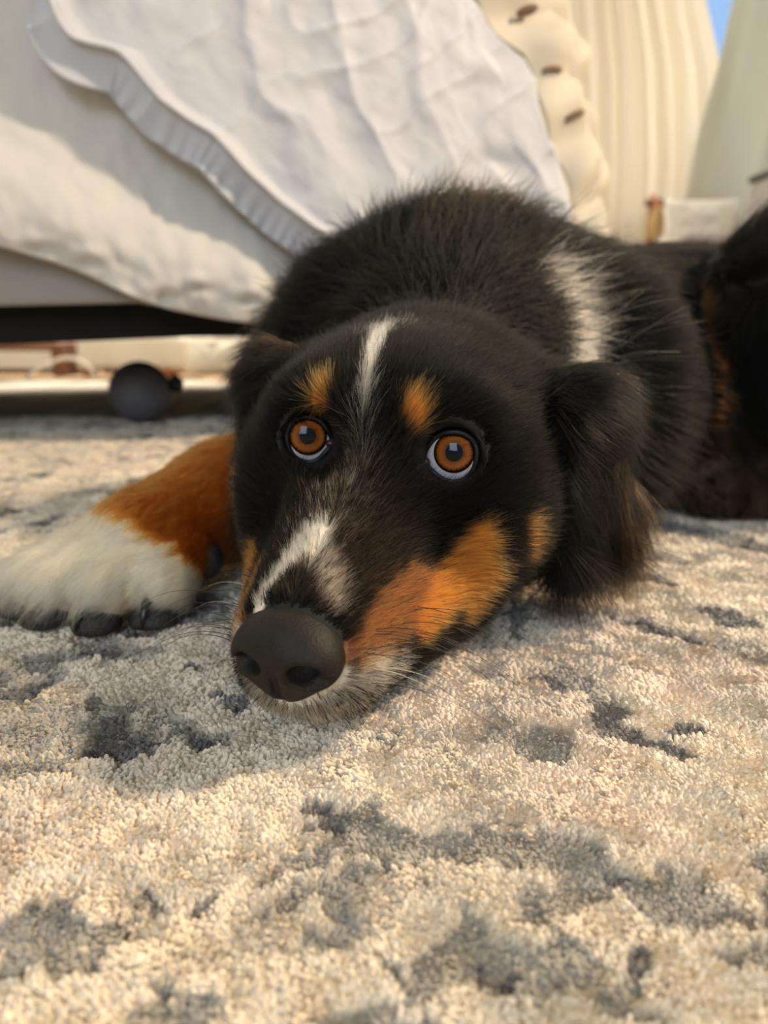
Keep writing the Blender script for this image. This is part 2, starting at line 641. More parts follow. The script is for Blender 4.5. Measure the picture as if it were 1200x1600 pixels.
X = ps[:, None] + np.array([0, 0, 1.0]) * hgt[:, None, None] * (S * (1.35 - 0.35 * S)) + lean[:, None] * (S ** 1.6)
Rr = np.array([0.00055, 0.00070, 0.00075, 0.00045])[None] * wide[:, None] * (0.75 + 0.5 * RNG.random(nt))[:, None]
m_pile = attr_color(mat('rug_pile', rough=0.9), 'tone')
pile = curves_obj('pile', X, Rr, TCOL, m_pile, rug)
pile['kind'] = 'stuff'

# ------------------------------------------------------------------ bed
BA = math.atan(0.25)
BP0 = np.array([0.0, 0.86, 0.0])
BS = np.array([math.cos(BA), math.sin(BA), 0])
BNm = np.array([math.sin(BA), -math.cos(BA), 0])


def bed_pt(s, n, z):
    s, n, z = np.broadcast_arrays(np.asarray(s, float), np.asarray(n, float), np.asarray(z, float))
    return BP0 + s[..., None] * BS + n[..., None] * BNm + z[..., None] * np.array([0, 0, 1.0])


def bed_pix(px, py, n=0.0):
    """(s, z) on the bed's side plane, n metres proud of it"""
    d = ray(px, py)
    t = (n - (CAMP - BP0) @ BNm) / (d @ BNm)
    p = CAMP + d * t
    return (p - BP0) @ BS, p[2]


def bed_box(name, s0, s1, n0, n1, z0, z1, m, parent=None, bev=0.004, seg=None):
    V, Fc = box_vf(s0, s1, n0, n1, z0, z1, bev)
    V = np.array(V)
    return fix_normals(mesh_obj(name, bed_pt(V[:, 0], V[:, 1], V[:, 2]), Fc, m, parent, False))


m_dark = noise_mat('bed_frame_dark', (0.004, 0.004, 0.004), (0.007, 0.006, 0.006), 30, 0.9, 0.1, 200)
m_white = weave(mat('mattress_cloth', (0.80, 0.79, 0.77), 0.9), 80, 0.2)
m_sheet = weave(mat('sheet_cotton', (0.68, 0.655, 0.62), 0.85), 55, 0.25)
m_skirt = weave(mat('skirt_cotton_shaded', (0.40, 0.37, 0.345), 0.9), 60, 0.2)  # greyed: the sheet's shade on the skirt is put into its colour
m_duvet = cloth_mat('duvet_cotton', (0.66, 0.67, 0.72), 0.12, wv=45, ws=0.25)
S0, S1, ND = -1.45, 0.185, -1.02
zl, zr = bed_pix(0, 539, -0.05)[1], bed_pix(400, 522, -0.05)[1]
RZ = 0.5 * (zl + zr)
bed = thing('bed', bed_pt(-0.5, -0.5, FZ), 'low bed with black frame under white bedding, behind the dog', 'bed')
# rail with a slightly sagging cloth cover below
ns = 60
ss = np.linspace(S0, S1, ns)
zb = np.interp(ss, [S0, bed_pix(0, 539, -0.05)[0], bed_pix(400, 522, -0.05)[0], S1], [zl - 0.004, zl, zr, zr])
V = np.concatenate([bed_pt(ss, -0.05, 0.20), bed_pt(ss, -0.05, zb), bed_pt(ss, -0.08, zb), bed_pt(ss, -0.08, 0.20)])
Fc = []
for k in range(4):
    for i in range(ns - 1):
        a, b = k * ns, ((k + 1) % 4) * ns
        Fc.append([a + i, a + i + 1, b + i + 1, b + i])
Fc += [[0, ns, 2 * ns, 3 * ns], [ns - 1, 4 * ns - 1, 3 * ns - 1, 2 * ns - 1]]
fix_normals(mesh_obj('side_rail', V, Fc, m_dark, bed, False))
bed_box('side_rail', S0, S1, ND, ND + 0.03, 0.115, 0.20, m_dark, bed)
bed_box('end_rail', S0, S0 + 0.03, ND + 0.03, -0.08, 0.115, 0.20, m_dark, bed)
bed_box('end_rail', S1 - 0.03, S1, ND + 0.03, -0.08, 0.115, 0.20, m_dark, bed)
bed_box('platform', S0 + 0.03, S1 - 0.03, ND + 0.03, -0.08, 0.165, 0.198, m_dark, bed)
for s_, n_ in ((S0 + 0.03, -0.15), (S1 - 0.08, -0.15), (S0 + 0.03, ND + 0.05), (S1 - 0.08, ND + 0.05)):
    bed_box('leg', s_, s_ + 0.05, n_, n_ + 0.05, 0.001, 0.118, m_dark, bed)
# mattress with rounded edges
ma = bed_box('mattress', S0 + 0.02, S1 - 0.02, ND + 0.02, -0.012, 0.203, 0.515, m_white, None, 0.03)
tag(ma, 'thick white mattress on the bed, hidden by sheet and duvet', 'mattress')


def sheet_mesh(name, rows, m, thick=0.003):
    """rows (nr, nc, 3) of points into a cloth with thickness"""
    nr, nc = rows.shape[:2]
    o = mesh_obj(name, rows.reshape(-1, 3), grid_faces(nr, nc), m)
    md = o.modifiers.new('thickness', 'SOLIDIFY')
    md.thickness = thick
    md.offset = 0
    return o


# bed skirt: flat cloth behind the sheet's hem
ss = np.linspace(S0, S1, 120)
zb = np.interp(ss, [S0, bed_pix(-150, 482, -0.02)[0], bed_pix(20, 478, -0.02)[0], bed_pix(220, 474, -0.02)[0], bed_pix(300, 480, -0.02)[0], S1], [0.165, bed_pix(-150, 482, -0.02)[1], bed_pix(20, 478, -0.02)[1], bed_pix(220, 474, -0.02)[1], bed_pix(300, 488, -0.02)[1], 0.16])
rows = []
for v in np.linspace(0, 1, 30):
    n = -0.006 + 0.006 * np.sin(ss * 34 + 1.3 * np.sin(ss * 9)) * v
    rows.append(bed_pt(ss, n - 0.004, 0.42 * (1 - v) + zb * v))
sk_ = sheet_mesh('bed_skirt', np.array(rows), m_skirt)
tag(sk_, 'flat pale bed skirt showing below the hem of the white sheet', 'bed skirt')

# sheet: hangs over the side in a soft roll, hem rising to the left
hem_px = [(-420, 318), (-200, 335), (0, 385), (60, 402), (130, 424), (180, 452), (230, 476), (300, 490), (350, 500), (400, 507), (480, 506), (620, 496), (900, 480)]
hz = np.array([bed_pix(a, b, 0.02) for a, b in hem_px])
ss = np.linspace(S0, S1, 420)
zh = np.interp(ss, hz[:, 0], hz[:, 1])
zh = np.convolve(np.pad(zh, 8, 'edge'), np.ones(17) / 17, 'valid')
rows = []
for v in np.linspace(0, 1, 110):
    z = zh + (0.500 - zh) * v
    up = (z - zh)
    P = np.stack([ss, z, 0 * ss], 1)
    n = 0.010 + 0.026 * np.exp(-((up - 0.045) / 0.055) ** 2) + 0.004 * np.sin(ss * 5 + 2)
    wr_ = fbm(np.stack([ss * 24 + z * 9, z * 18 - ss * 7, 0 * ss], 1), 21)
    n = n + (wr_ - 0.5) * 0.030 * np.exp(-up / 0.06) + (fbm(np.stack([ss * 60, z * 30, 0 * ss], 1), 23) - 0.5) * 0.004
    n = 0.010 + (n - 0.010) * (1 - 0.8 * smooth(-0.17, -0.07, ss))
    # stitched dimples near the hem
    for dpx, dpy in ((140, 411), (262, 463), (310, 452), (390, 470), (60, 390)):
        a, b = bed_pix(dpx, dpy, 0.03)
        r2 = ((ss - a) / 0.010) ** 2 + ((z - b) / 0.006) ** 2
        n = n - 0.007 * np.exp(-r2) + 0.004 * np.exp(-(((ss - a) / 0.02) ** 2 + ((z - b - 0.008) / 0.008) ** 2))
    rows.append(bed_pt(ss, n, z))
for t in np.linspace(0.1, 1, 12):
    a = min(1, t / 0.35) * math.pi / 2
    n = 0.010 - 0.02 * (1 - math.cos(a)) - max(0, t - 0.35) / 0.65 * 1.0
    rows.append(bed_pt(ss, n, 0.500 + 0.022 * math.sin(a)))
sh = sheet_mesh('sheet', np.array(rows), m_sheet, 0.002)
tag(sh, 'warm white sheet hanging over the bed side with a rolled puckered hem', 'sheet')

# duvet: lies over the sheet, its left edge running down to the dog
ledge = [(52, -90), (70, -40), (80, 0), (95, 40), (115, 66), (150, 76), (185, 84), (205, 104), (250, 160), (300, 196), (335, 218), (380, 268), (440, 322), (490, 360), (525, 380), (560, 420), (600, 470)]
redge = [(700, -90), (718, -40), (732, 0), (752, 40), (775, 70), (812, 98), (828, 130), (836, 180), (850, 220), (866, 255), (878, 300), (884, 340), (888, 400), (890, 470)]
pys = np.linspace(-60, 430, 150)
lx = np.interp(pys, [p[1] for p in ledge], [p[0] for p in ledge])
rx2 = np.interp(pys, [p[1] for p in redge], [p[0] for p in redge])
NC = 190
uu = np.linspace(0, 1, NC)
rows, SZ = [], []
for py, a, b in zip(pys, lx, rx2):
    sl, zl_ = bed_pix(a, py, 0.05)
    sr, zr_ = bed_pix(b, py, 0.05)
    SZ.append(np.stack([sl + (sr - sl) * uu, zl_ + (zr_ - zl_) * uu], 1))
SZ = np.array(SZ)


def ridge(P, seed):
    return 1 - np.abs(2 * vnoise(P, seed) - 1)


def duvet_n(s, z, u):
    P = np.stack([s, z, 0 * s], 1)
    w_ = fbm(P * 9, 33)
    a = np.stack([s * 13 + z * 9 + w_ * 3.0, z * 4 - s * 2.5 + w_ * 2.0, 0 * s], 1)
    n = 0.056 + 0.016 * (fbm(a * 0.7, 35, 2) - 0.5)
    fu = (s * 0.90 + z * 0.44) * 20 + w_ * 1.6
    fv = (z * 0.90 - s * 0.44) * 4.0 + w_ * 1.2
    fb = fbm(np.stack([fu * 0.5, fv, 0 * s], 1), 43, 2)
    n = n + 0.018 * (fb - 0.5)
    cr = np.stack([fu, fv, 0 * s], 1)
    n = n + 0.0040 * ridge(cr, 37) ** 3 * smooth(0.35, 0.6, fb) + 0.0030 * ridge(np.stack([s * 16 - z * 22 + 1.5 * w_, s * 6 + z * 5, 0 * s], 1), 39) ** 5
    n = n + 0.0034 * (fbm(P * 42, 41) - 0.5)
    n = n + 0.012 * np.exp(-(u / 0.03) ** 2) * 0.5
    return n


Dn = duvet_n(SZ[:, :, 0].ravel(), SZ[:, :, 1].ravel(), np.tile(uu, len(pys))).reshape(len(pys), NC)
front = bed_pt(SZ[:, :, 0], Dn, SZ[:, :, 1])
top = []
s_top, z_top, n_top = SZ[0, :, 0], SZ[0, :, 1], Dn[0]
for t in np.linspace(1, 0.04, 26):
    if t > 0.65:
        a = (1 - (t - 0.65) / 0.35) * 0 + (t - 0.65) / 0.35
        n = -0.05 - 0.85 * a
        z = 0.555 + 0.012 * np.sin(s_top * 11 + a * 7) * 1.0
    else:
        a = t / 0.65
        n = n_top - (n_top + 0.05) * (a ** 2.2)
        z = z_top + (0.555 + 0.012 * np.sin(s_top * 11) - z_top) * (1 - (1 - a) ** 2.0) ** 0.7
    top.append(bed_pt(s_top, n, z))
dv = sheet_mesh('duvet', np.concatenate([np.array(top), front]), m_duvet, 0.004)
tag(dv, 'crumpled white duvet hanging over the bed side with flanged edges', 'duvet')
# left flange: pleated strip outside the seam
T = np.linspace(0, 1, 360)
pyf = -60 + 490 * T
lxs = np.interp(pyf, [p[1] for p in ledge], [p[0] for p in ledge])
ed = np.array([bed_pix(a, b, 0.05) for a, b in zip(lxs, pyf)])
ed[:, 0] = np.convolve(np.pad(ed[:, 0], 4, 'edge'), np.ones(9) / 9, 'valid')
ed[:, 1] = np.convolve(np.pad(ed[:, 1], 4, 'edge'), np.ones(9) / 9, 'valid')
tg_ = np.gradient(ed, axis=0)
tg_ /= np.linalg.norm(tg_, axis=1)[:, None]
outw = np.stack([tg_[:, 1], -tg_[:, 0]], 1)
outw *= np.sign(-outw[:, :1] + 1e-9) * 1.0
outw[:, 0] = -np.abs(outw[:, 0])
arc = np.concatenate([[0], np.cumsum(np.linalg.norm(np.diff(ed, axis=0), axis=1))])
edge_n = np.interp(pyf, pys, Dn[:, 0])
wd = 0.024 * smooth(0.02, 0.2, T) + 0.006
rows = []
for v in np.linspace(0, 1, 12):
    rip = np.sin(arc * 420 + 2.0 * np.sin(arc * 60)) * 0.0016 * v * smooth(0.25, 0.4, T)
    n = edge_n - 0.002 - 0.024 * v ** 0.8 + 0.012 * v * v + rip + 0.004 * np.sin(arc * 33) * v
    p = ed + outw * (wd * v)[:, None]
    rows.append(bed_pt(p[:, 0], n, p[:, 1] - 0.004 * v))
o = sheet_mesh('flange', np.array(rows), m_duvet, 0.0015)
o.parent = dv
# seam piping along the ridge
o = tube('piping', bed_pt(ed[::3, 0], edge_n[::3] + 0.0025, ed[::3, 1]), 0.0022, m_duvet, dv, 6)
# right opening: scalloped placket and outer flange
m_open = cloth_mat('duvet_opening', (0.70, 0.66, 0.575), 0.30, (0.85, 0.77, 0.62), 45, 0.25)
oedge = [(840, -90), (868, -40), (890, 0), (908, 40), (920, 90), (922, 130), (926, 175), (940, 210), (952, 250), (954, 290), (950, 330), (946, 380), (940, 430)]
for nm, frac0, frac1, nn0, wav_, ph in (('flange', 0.30, 1.0, 0.036, 0.009, 0.0), ('placket', -0.10, 0.66, 0.056, 0.010, 1.2)):
    rows = []
    pr = np.linspace(-60, 430, 200)
    a_ = np.interp(pr, [p[1] for p in redge], [p[0] for p in redge])
    b_ = np.interp(pr, [p[1] for p in oedge], [p[0] for p in oedge])
    for v in np.linspace(0, 1, 26):
        f = frac0 + (frac1 - frac0) * v
        if nm == 'placket':
            f = f + 0.10 * v * np.abs(np.sin((pr + 20) / 95 * math.pi))
        px = a_ + (b_ - a_) * f
        sz = np.array([bed_pix(x, y, 0.03) for x, y in zip(px, pr)])
        n = nn0 + wav_ * np.sin((pr) / 95 * 2 * math.pi + ph + v * 2.2) * (0.3 + 0.7 * v) - 0.012 * v ** 2 + 0.004 * np.sin(pr / 23 + 5 * v)
        rows.append(bed_pt(sz[:, 0], n, sz[:, 1]))
    o = sheet_mesh(nm, np.array(rows), m_open, 0.0015)
    o.parent = dv
m_btn = noise_mat('button_horn', (0.16, 0.10, 0.06), (0.26, 0.17, 0.10), 60, 0.4)
for px, py, ang in ((828, 11, -20), (866, 106, -10), (902, 177, -25)):
    s_, z_ = bed_pix(px, py, 0.06)
    c = bed_pt(s_, 0.053, z_)
    ca, sa = math.cos(math.radians(-ang)), math.sin(math.radians(-ang))
    e1 = BS * ca + np.array([0, 0, 1.0]) * sa
    e2 = np.array([0, 0, 1.0]) * ca - BS * sa
    V, Fc = [], []
    for k, (r, h) in enumerate(((0.001, 0.0018), (0.009, 0.0018), (0.0115, 0.0034), (0.0130, 0.0020), (0.0125, -0.0016), (0.001, -0.0016))):
        for j in range(20):
            t = 2 * math.pi * j / 20
            V.append(c + e1 * r * math.cos(t) + (e2 * 0.16 + BNm * 0.5) * r * math.sin(t) + (BNm * 0.5 - e2 * 0.85) * h)
    for k in range(5):
        for j in range(20):
            Fc.append([k * 20 + j, k * 20 + (j + 1) % 20, (k + 1) * 20 + (j + 1) % 20, (k + 1) * 20 + j])
    fix_normals(mesh_obj('button', V, Fc, m_btn, dv))

# ------------------------------------------------------------------ ball under the bed
bc = ground(213, 662)
br_ = 0.0455
m_ball = noise_mat('ball_rubber', (0.13, 0.13, 0.15), (0.16, 0.16, 0.18), 40, 0.6, 0.15, 220)
c_ = np.array([bc[0], bc[1] + 0.03, br_ - 0.002])
V, Fc = polygonize(lambda P: smax(ell(P, c_, (br_,) * 3), -(np.sqrt((np.sqrt(((P - c_.astype(np.float32))[:, :2] ** 2).sum(1)) - br_) ** 2 + (P[:, 2] - c_[2] - 0.0) ** 2) - 0.0012), 0.001), c_ - 0.054, c_ + 0.054, 0.0022)
ball = tag(mesh_obj('ball', V, Fc, m_ball), 'grey rubber dog ball with a dark knob lying under the bed', 'ball')
m_knob = mat('knob_rubber', (0.02, 0.018, 0.018), 0.6)
k_ = c_ + np.array([0.053, 0.004, 0.012])
V, Fc = polygonize(lambda P: smin(ell(P, k_, (0.011, 0.011, 0.013)), cone(P, c_ + (k_ - c_) * 0.75, k_, 0.008, 0.007), 0.004), k_ - 0.025, k_ + 0.02, 0.0016)
mesh_obj('knob', V, Fc, m_knob, ball)

# ------------------------------------------------------------------ things on the far side of the bed
m_wood = noise_mat('red_brown_wood', (0.16, 0.065, 0.035), (0.24, 0.10, 0.05), 8, 0.5, 0.1, 50, stretch=(1, 8, 8))
m_cream = weave(mat('cream_cloth', (0.82, 0.76, 0.66), 0.9), 60, 0.3)
yo = 1.98
pl_ = at_y(-130, 540, yo), at_y(94, 560, yo)
lr = thing('low_rack', ((pl_[0][0] + pl_[1][0]) / 2, yo + 0.1, FZ), 'low brown wooden rack on the floor beyond the bed', 'rack')
zt = at_y(60, 536, yo)[2]
for k in range(3):
    box('slat', pl_[0][0], pl_[1][0], yo + 0.075 * k, yo + 0.075 * k + 0.065, zt - 0.022, zt, m_wood, lr)
for x0 in (pl_[0][0], pl_[1][0] - 0.03):
    box('leg', x0, x0 + 0.03, yo + 0.005, yo + 0.20, FZ + 0.016, zt - 0.022, m_wood, lr)
box('shelf', pl_[0][0] + 0.03, pl_[1][0] - 0.03, yo + 0.02, yo + 0.2, 0.01, 0.018, m_wood, lr)


def cushion(name, c, half, m, parent=None, rz=0.0, seed=0, tilt=0.0):
    """pillow: two swollen sides meeting in a seam, creased"""
    V, Fc = [], []
    nu, nv = 32, 24
    ca, sa = math.cos(rz), math.sin(rz)
    ct, st_ = math.cos(tilt), math.sin(tilt)
    rows = []
    for side in (1, -1):
        U, W = np.meshgrid(np.linspace(-1, 1, nu), np.linspace(-1, 1, nv), indexing='ij')
        prof = np.clip((1 - np.abs(U) ** 3.0), 0, 1) ** 0.5 * np.clip((1 - np.abs(W) ** 3.0), 0, 1) ** 0.5
        pinch = 1 - 0.06 * (1 - U ** 2) * (np.abs(W) > 0.0) * np.abs(W) ** 3
        pinch2 = 1 - 0.06 * (1 - W ** 2) * np.abs(U) ** 3
        nzv = fbm(np.stack([U.ravel() * 2.5, W.ravel() * 2.5, 0 * U.ravel() + seed + side], 1), 5).reshape(U.shape) - 0.5
        x = U * half[0] * pinch2
        z = W * half[2] * pinch
        y = side * half[1] * prof * (1 + 0.5 * nzv)
        y2, z2 = y * ct - z * st_, y * st_ + z * ct
        rows.append(np.stack([c[0] + x * ca - y2 * sa, c[1] + x * sa + y2 * ca, c[2] + z2], -1).reshape(-1, 3))
    V = np.concatenate(rows)
    f = grid_faces(nu, nv)
    o = mesh_obj(name, V, np.concatenate([f, f[:, ::-1] + nu * nv]), m, parent)
    import bmesh
    bm = bmesh.new()
    bm.from_mesh(o.data)
    bmesh.ops.remove_doubles(bm, verts=bm.verts, dist=1e-5)
    bmesh.ops.recalc_face_normals(bm, faces=bm.faces)
    bm.to_mesh(o.data)
    bm.free()
    o.data.polygons.foreach_set('use_smooth', np.ones(len(o.data.polygons), bool))
    return o


# low cream ottoman with little orange brown feet
p0, p1 = at_y(118, 575, 2.02), at_y(285, 530, 2.02)
ot = thing('ottoman', ((p0[0] + p1[0]) / 2, 2.14, FZ), 'low cream ottoman with orange brown feet beyond the bed', 'ottoman')
V, Fc = polygonize(lambda P: (lambda q: np.sqrt((np.maximum(np.abs(q) - np.array([(p1[0] - p0[0]) / 2 - 0.02, 0.10, 0.030], np.float32), 0) ** 2).sum(1)) - 0.02 + 0.004 * np.sin(q[:, 0] * 40 + q[:, 2] * 30))(P - np.array([(p0[0] + p1[0]) / 2, 2.14, 0.068], np.float32)), (p0[0] - 0.03, 2.0, 0.0), (p1[0] + 0.03, 2.29, 0.14), 0.006)
mesh_obj('upholstery', V, Fc, m_cream, ot)
m_foot = mat('orange_wood', (0.38, 0.15, 0.05), 0.5)
for x_ in (p0[0] + 0.03, p1[0] - 0.05):
    for y_ in (2.05, 2.20):
        tube('foot', [(x_, y_, FZ + 0.014), (x_, y_, 0.0), (x_, y_, 0.024)], [0.016, 0.022, 0.026], m_foot, ot, 12)
c = at_y(330, 560, 1.98)
fc = cushion('floor_cushion', (c[0] + 0.02, 2.0, 0.066), (0.10, 0.045, 0.066), m_cream, None, -0.2, 4, -0.5)
tag(fc, 'slumped cream cushion on the floor beside the low ottoman', 'cushion')
cb = [at_y(a, b, 1.93) for a, b in ((40, 592), (70, 570), (95, 560), (118, 560), (138, 572), (152, 590))]
cb = np.array(cb)
cb[0, 2] = cb[-1, 2] = 0.004
tt = np.linspace(0, 5, 30)
cbs = np.stack([np.interp(tt, range(6), np.convolve(cb[:, k], [1], 'same')) for k in range(3)], 1)
for _ in range(3):
    cbs[1:-1] = 0.25 * cbs[:-2] + 0.5 * cbs[1:-1] + 0.25 * cbs[2:]
cab = tube('cable', cbs, 0.0050, mat('cable_white', (0.72, 0.66, 0.58), 0.5), None, 8)
tag(cab, 'pale cable arching off the floor before the low rack', 'cable')

# curtains
m_sheer = cloth_mat('sheer_cream', (0.84, 0.79, 0.69), 0.45, (0.93, 0.86, 0.74), 120, 0.15)
m_sheer2 = cloth_mat('sheer_white', (0.80, 0.80, 0.72), 0.22, (0.85, 0.86, 0.76), 120, 0.15)


def curtain(name, top_x, bot_x, y0, m, folds, label, amp=0.030, seed=0):
    nz, nxx = 60, 220
    rows = []
    for v in np.linspace(0, 1, nz):
        z = 2.25 + (FZ + 0.012 - 2.25) * v
        t = np.linspace(0, 1, nxx)
        xa = np.interp(z, [c_[0] for c_ in bot_x], [c_[1] for c_ in bot_x])
        xb = np.interp(z, [c_[0] for c_ in top_x], [c_[1] for c_ in top_x])
        x = xa + (xb - xa) * t
        ph = folds * 2 * math.pi * (t + 0.03 * np.sin(t * 9 + seed))
        y = y0 + amp * np.sin(ph) + 0.3 * amp * np.sin(2.3 * ph + seed + v * 1.5)
        rows.append(np.stack([x, y, np.full(nxx, z)], 1))
    o = sheet_mesh(name, np.array(rows), m, 0.001)
    tag(o, label, 'curtain')
    return o


def xz(px, py, y):
    p = at_y(px, py, y)
    return (p[2], p[0])


yA, yB2 = 2.62, 2.52
left_e = [(FZ, xz(800, 380, yA)[1]), (2.3, xz(800, 0, yA)[1])]
rA = sorted([xz(1120, 110, yA), xz(1096, 0, yA), (2.3, xz(1096, 0, yA)[1] - 0.10), xz(1128, 260, yA), (FZ, xz(1130, 380, yA)[1])])
curtain('curtain', rA, left_e, yA, m_sheer, 9, 'cream sheer curtain with soft folds right of the bed corner', 0.028, 1)
lB = sorted([xz(1142, 0, yB2), xz(1118, 110, yB2), xz(1085, 220, yB2), xz(1070, 300, yB2), (FZ, xz(1060, 380, yB2)[1]), (2.3, xz(1142, 0, yB2)[1] + 0.12)])
rB = [(FZ, 1.72), (2.3, 1.86)]
curtain('curtain', rB, lB, yB2, m_sheer2, 2.5, 'pale greenish white curtain drawn aside at the far right', 0.022, 4)
rod = tube('curtain_rod', [(0.3, 2.57, 2.27), (1.95, 2.57, 2.27)], 0.012, m_wood)
tag(rod, 'wooden curtain rod above the window, out of frame', 'curtain rod')

# low chair with white cushion, tassel on its post
yc = 2.34
a0, a1 = at_y(1036, 303, yc), at_y(1172, 303, yc)
b0 = at_y(1050, 390, yc)
ztop, zseat = a0[2], b0[2]
ch = thing('wooden_chair', ((a0[0] + a1[0]) / 2, yc, FZ), 'red brown wooden chair by the curtains behind the dog', 'chair')
x0, x1 = a0[0], a1[0]
for x_ in (x0, x1 - 0.03):
    box('back_post', x_, x_ + 0.028, yc + 0.10, yc + 0.128, FZ + 0.001, ztop, m_wood, ch)
    box('leg', x_, x_ + 0.028, yc - 0.20, yc - 0.172, FZ + 0.001, zseat - 0.03, m_wood, ch)
box('top_rail', x0 - 0.012, x1 + 0.010, yc + 0.098, yc + 0.130, ztop - 0.016, ztop + 0.004, m_wood, ch)
box('seat', x0, x1, yc - 0.21, yc + 0.13, zseat - 0.035, zseat - 0.008, m_wood, ch)
for k in range(3):
    xs = x0 + 0.05 + k * 0.06
    box('slat', xs, xs + 0.025, yc + 0.105, yc + 0.12, zseat - 0.008, ztop - 0.016, m_wood, ch)
cu = cushion('cushion', ((x0 + x1) / 2 + 0.006, yc + 0.045, (ztop + zseat) / 2 - 0.004), ((x1 - x0) / 2 - 0.012, 0.045, (ztop - zseat) / 2 - 0.001), weave(mat('white_boucle', (0.86, 0.83, 0.77), 0.9), 90, 0.5), None, 0.0, 9, 0.12)
tag(cu, 'white square cushion propped in the red brown chair', 'cushion')
m_straw = mat('straw_tassel', (0.62, 0.44, 0.20), 0.8)
tp = at_y(1028, 318, yc - 0.02)
ts = thing('tassel', (tp[0], tp[1], tp[2]), 'straw tassel on an orange cord hanging from the chair post', 'tassel')
m_cord = mat('orange_cord', (0.55, 0.20, 0.08), 0.8)
tube('cord', [(x0 - 0.002, yc + 0.085, ztop + 0.009), (x0 - 0.014, yc + 0.06, ztop + 0.008), (x0 - 0.020, yc + 0.03, ztop + 0.002), tuple(tp + np.array([0, 0, 0.0]))], 0.0045, m_cord, ts, 8)
V, Fc = polygonize(lambda P: ell(P, tp + np.array([0, 0, -0.006]), (0.011, 0.011, 0.012)), tp - 0.024, tp + 0.015, 0.003)
mesh_obj('knot', V, Fc, m_cord, ts)
V, Fc = [], []
ww = np.random.default_rng(5)
for k in range(70):
    a = ww.random() * 2 * math.pi
    r = 0.009 * math.sqrt(ww.random())
    top_ = tp + np.array([r * math.cos(a), r * math.sin(a), -0.012])
    bot_ = tp + np.array([3.2 * r * math.cos(a), 3.2 * r * math.sin(a), -0.095 - 0.012 * ww.random()])
    mid_ = tp + np.array([2.6 * r * math.cos(a), 2.6 * r * math.sin(a), -0.045])
    n0 = len(V)
    for p, w_ in ((top_, 0.0016), (mid_, 0.0018), (bot_, 0.0012)):
        for j in range(4):
            t = j * math.pi / 2
            V.append(p + np.array([w_ * math.cos(t), w_ * math.sin(t), 0]))
    for q in range(2):
        for j in range(4):
            Fc.append([n0 + q * 4 + j, n0 + q * 4 + (j + 1) % 4, n0 + q * 4 + 4 + (j + 1) % 4, n0 + q * 4 + 4 + j])
o = mesh_obj('fringe', V, Fc, m_straw, ts)
o['kind'] = 'stuff'

# grey storage cabinet with a dark lid
yg = 1.75
g0 = at_y(1168, 276, yg + 0.30)
cabt = thing('storage_box', (g0[0] + 0.2, yg + 0.15, FZ), 'tall grey fabric storage box with darker lid at the right edge', 'box')
m_gf = noise_mat('grey_fabric', (0.27, 0.26, 0.25), (0.33, 0.32, 0.30), 60, 0.9, 0.3, 200)
m_gl = noise_mat('dark_grey_lid', (0.09, 0.085, 0.08), (0.12, 0.11, 0.10), 60, 0.8)
box('body', g0[0] + 0.003, g0[0] + 0.40, yg + 0.003, yg + 0.30, 0.004, g0[2] - 0.018, m_gf, cabt, 0.012)
box('lid', g0[0], g0[0] + 0.403, yg, yg + 0.303, g0[2] - 0.018, g0[2], m_gl, cabt, 0.006)
# ------------------------------------------------------------------ the dog
YAW, HPITCH = math.radians(18.7), math.radians(11.0)
HM = np.array([-0.0040, 0.2650, 0.0880])                     # between the eyes
HY = np.array([-math.sin(YAW) * math.cos(HPITCH), -math.cos(YAW) * math.cos(HPITCH), -math.sin(HPITCH)])
HX = np.array([math.cos(YAW), -math.sin(YAW), -0.06])
HX -= HY * (HX @ HY)
HX /= np.linalg.norm(HX)
HZ = np.cross(HY, HX)
HZ *= np.sign(HZ[2])
HB = np.stack([HX, HY, HZ], 1)
HB32 = HB.astype(np.float32)


def to_head(P):
    return (P - HM.astype(P.dtype)) @ HB32.astype(P.dtype)


def from_head(q):
    return np.asarray(q, float) @ HB.T + HM


EYE_R = 0.0121
EYE_C = {1: np.array([0.0308, -0.0060, 0.001]), -1: np.array([-0.0308, -0.0060, 0.001])}
GAZE_AT = np.array([0.0, 0.0, 0.150])
# opening of the lids: angles from the gaze, to the right, up, left and down
LIDS = {1: (39, 33, 49, 57), -1: (35, 33, 38, 53)}
GAZE, LID_PTS, APER = {}, {}, {}
for s_ in (1, -1):
    c_ = from_head(EYE_C[s_])
    g_ = GAZE_AT - c_
    g_ /= np.linalg.norm(g_)
    rt_ = np.cross(np.array([0, 0, 1.0]), g_)
    rt_ *= np.sign(rt_[0]) / np.linalg.norm(rt_)
    up_ = np.cross(g_, rt_)
    up_ *= np.sign(up_[2])
    GAZE[s_] = (g_, rt_, up_)
    pts_ = []
    for k_ in range(40):
        f_ = 2 * math.pi * k_ / 40
        cx_, sx_ = math.cos(f_), math.sin(f_)
        a_ = LIDS[s_]
        th_ = math.radians((a_[0] if cx_ > 0 else a_[2]) * cx_ ** 2 + (a_[1] if sx_ > 0 else a_[3]) * sx_ ** 2)
        inner_ = max(0.0, -s_ * cx_ * 0.97 - sx_ * 0.25) ** 14
        th_ += math.radians(13) * inner_                                   # tear corner
        pts_.append(c_ + (EYE_R + 0.0005) * (math.cos(th_) * g_ + math.sin(th_) * (cx_ * rt_ + sx_ * up_)))
    LID_PTS[s_] = np.array(pts_)
    ax_ = LID_PTS[s_].mean(0) - c_
    APER[s_] = (ax_ / np.linalg.norm(ax_)) @ HB


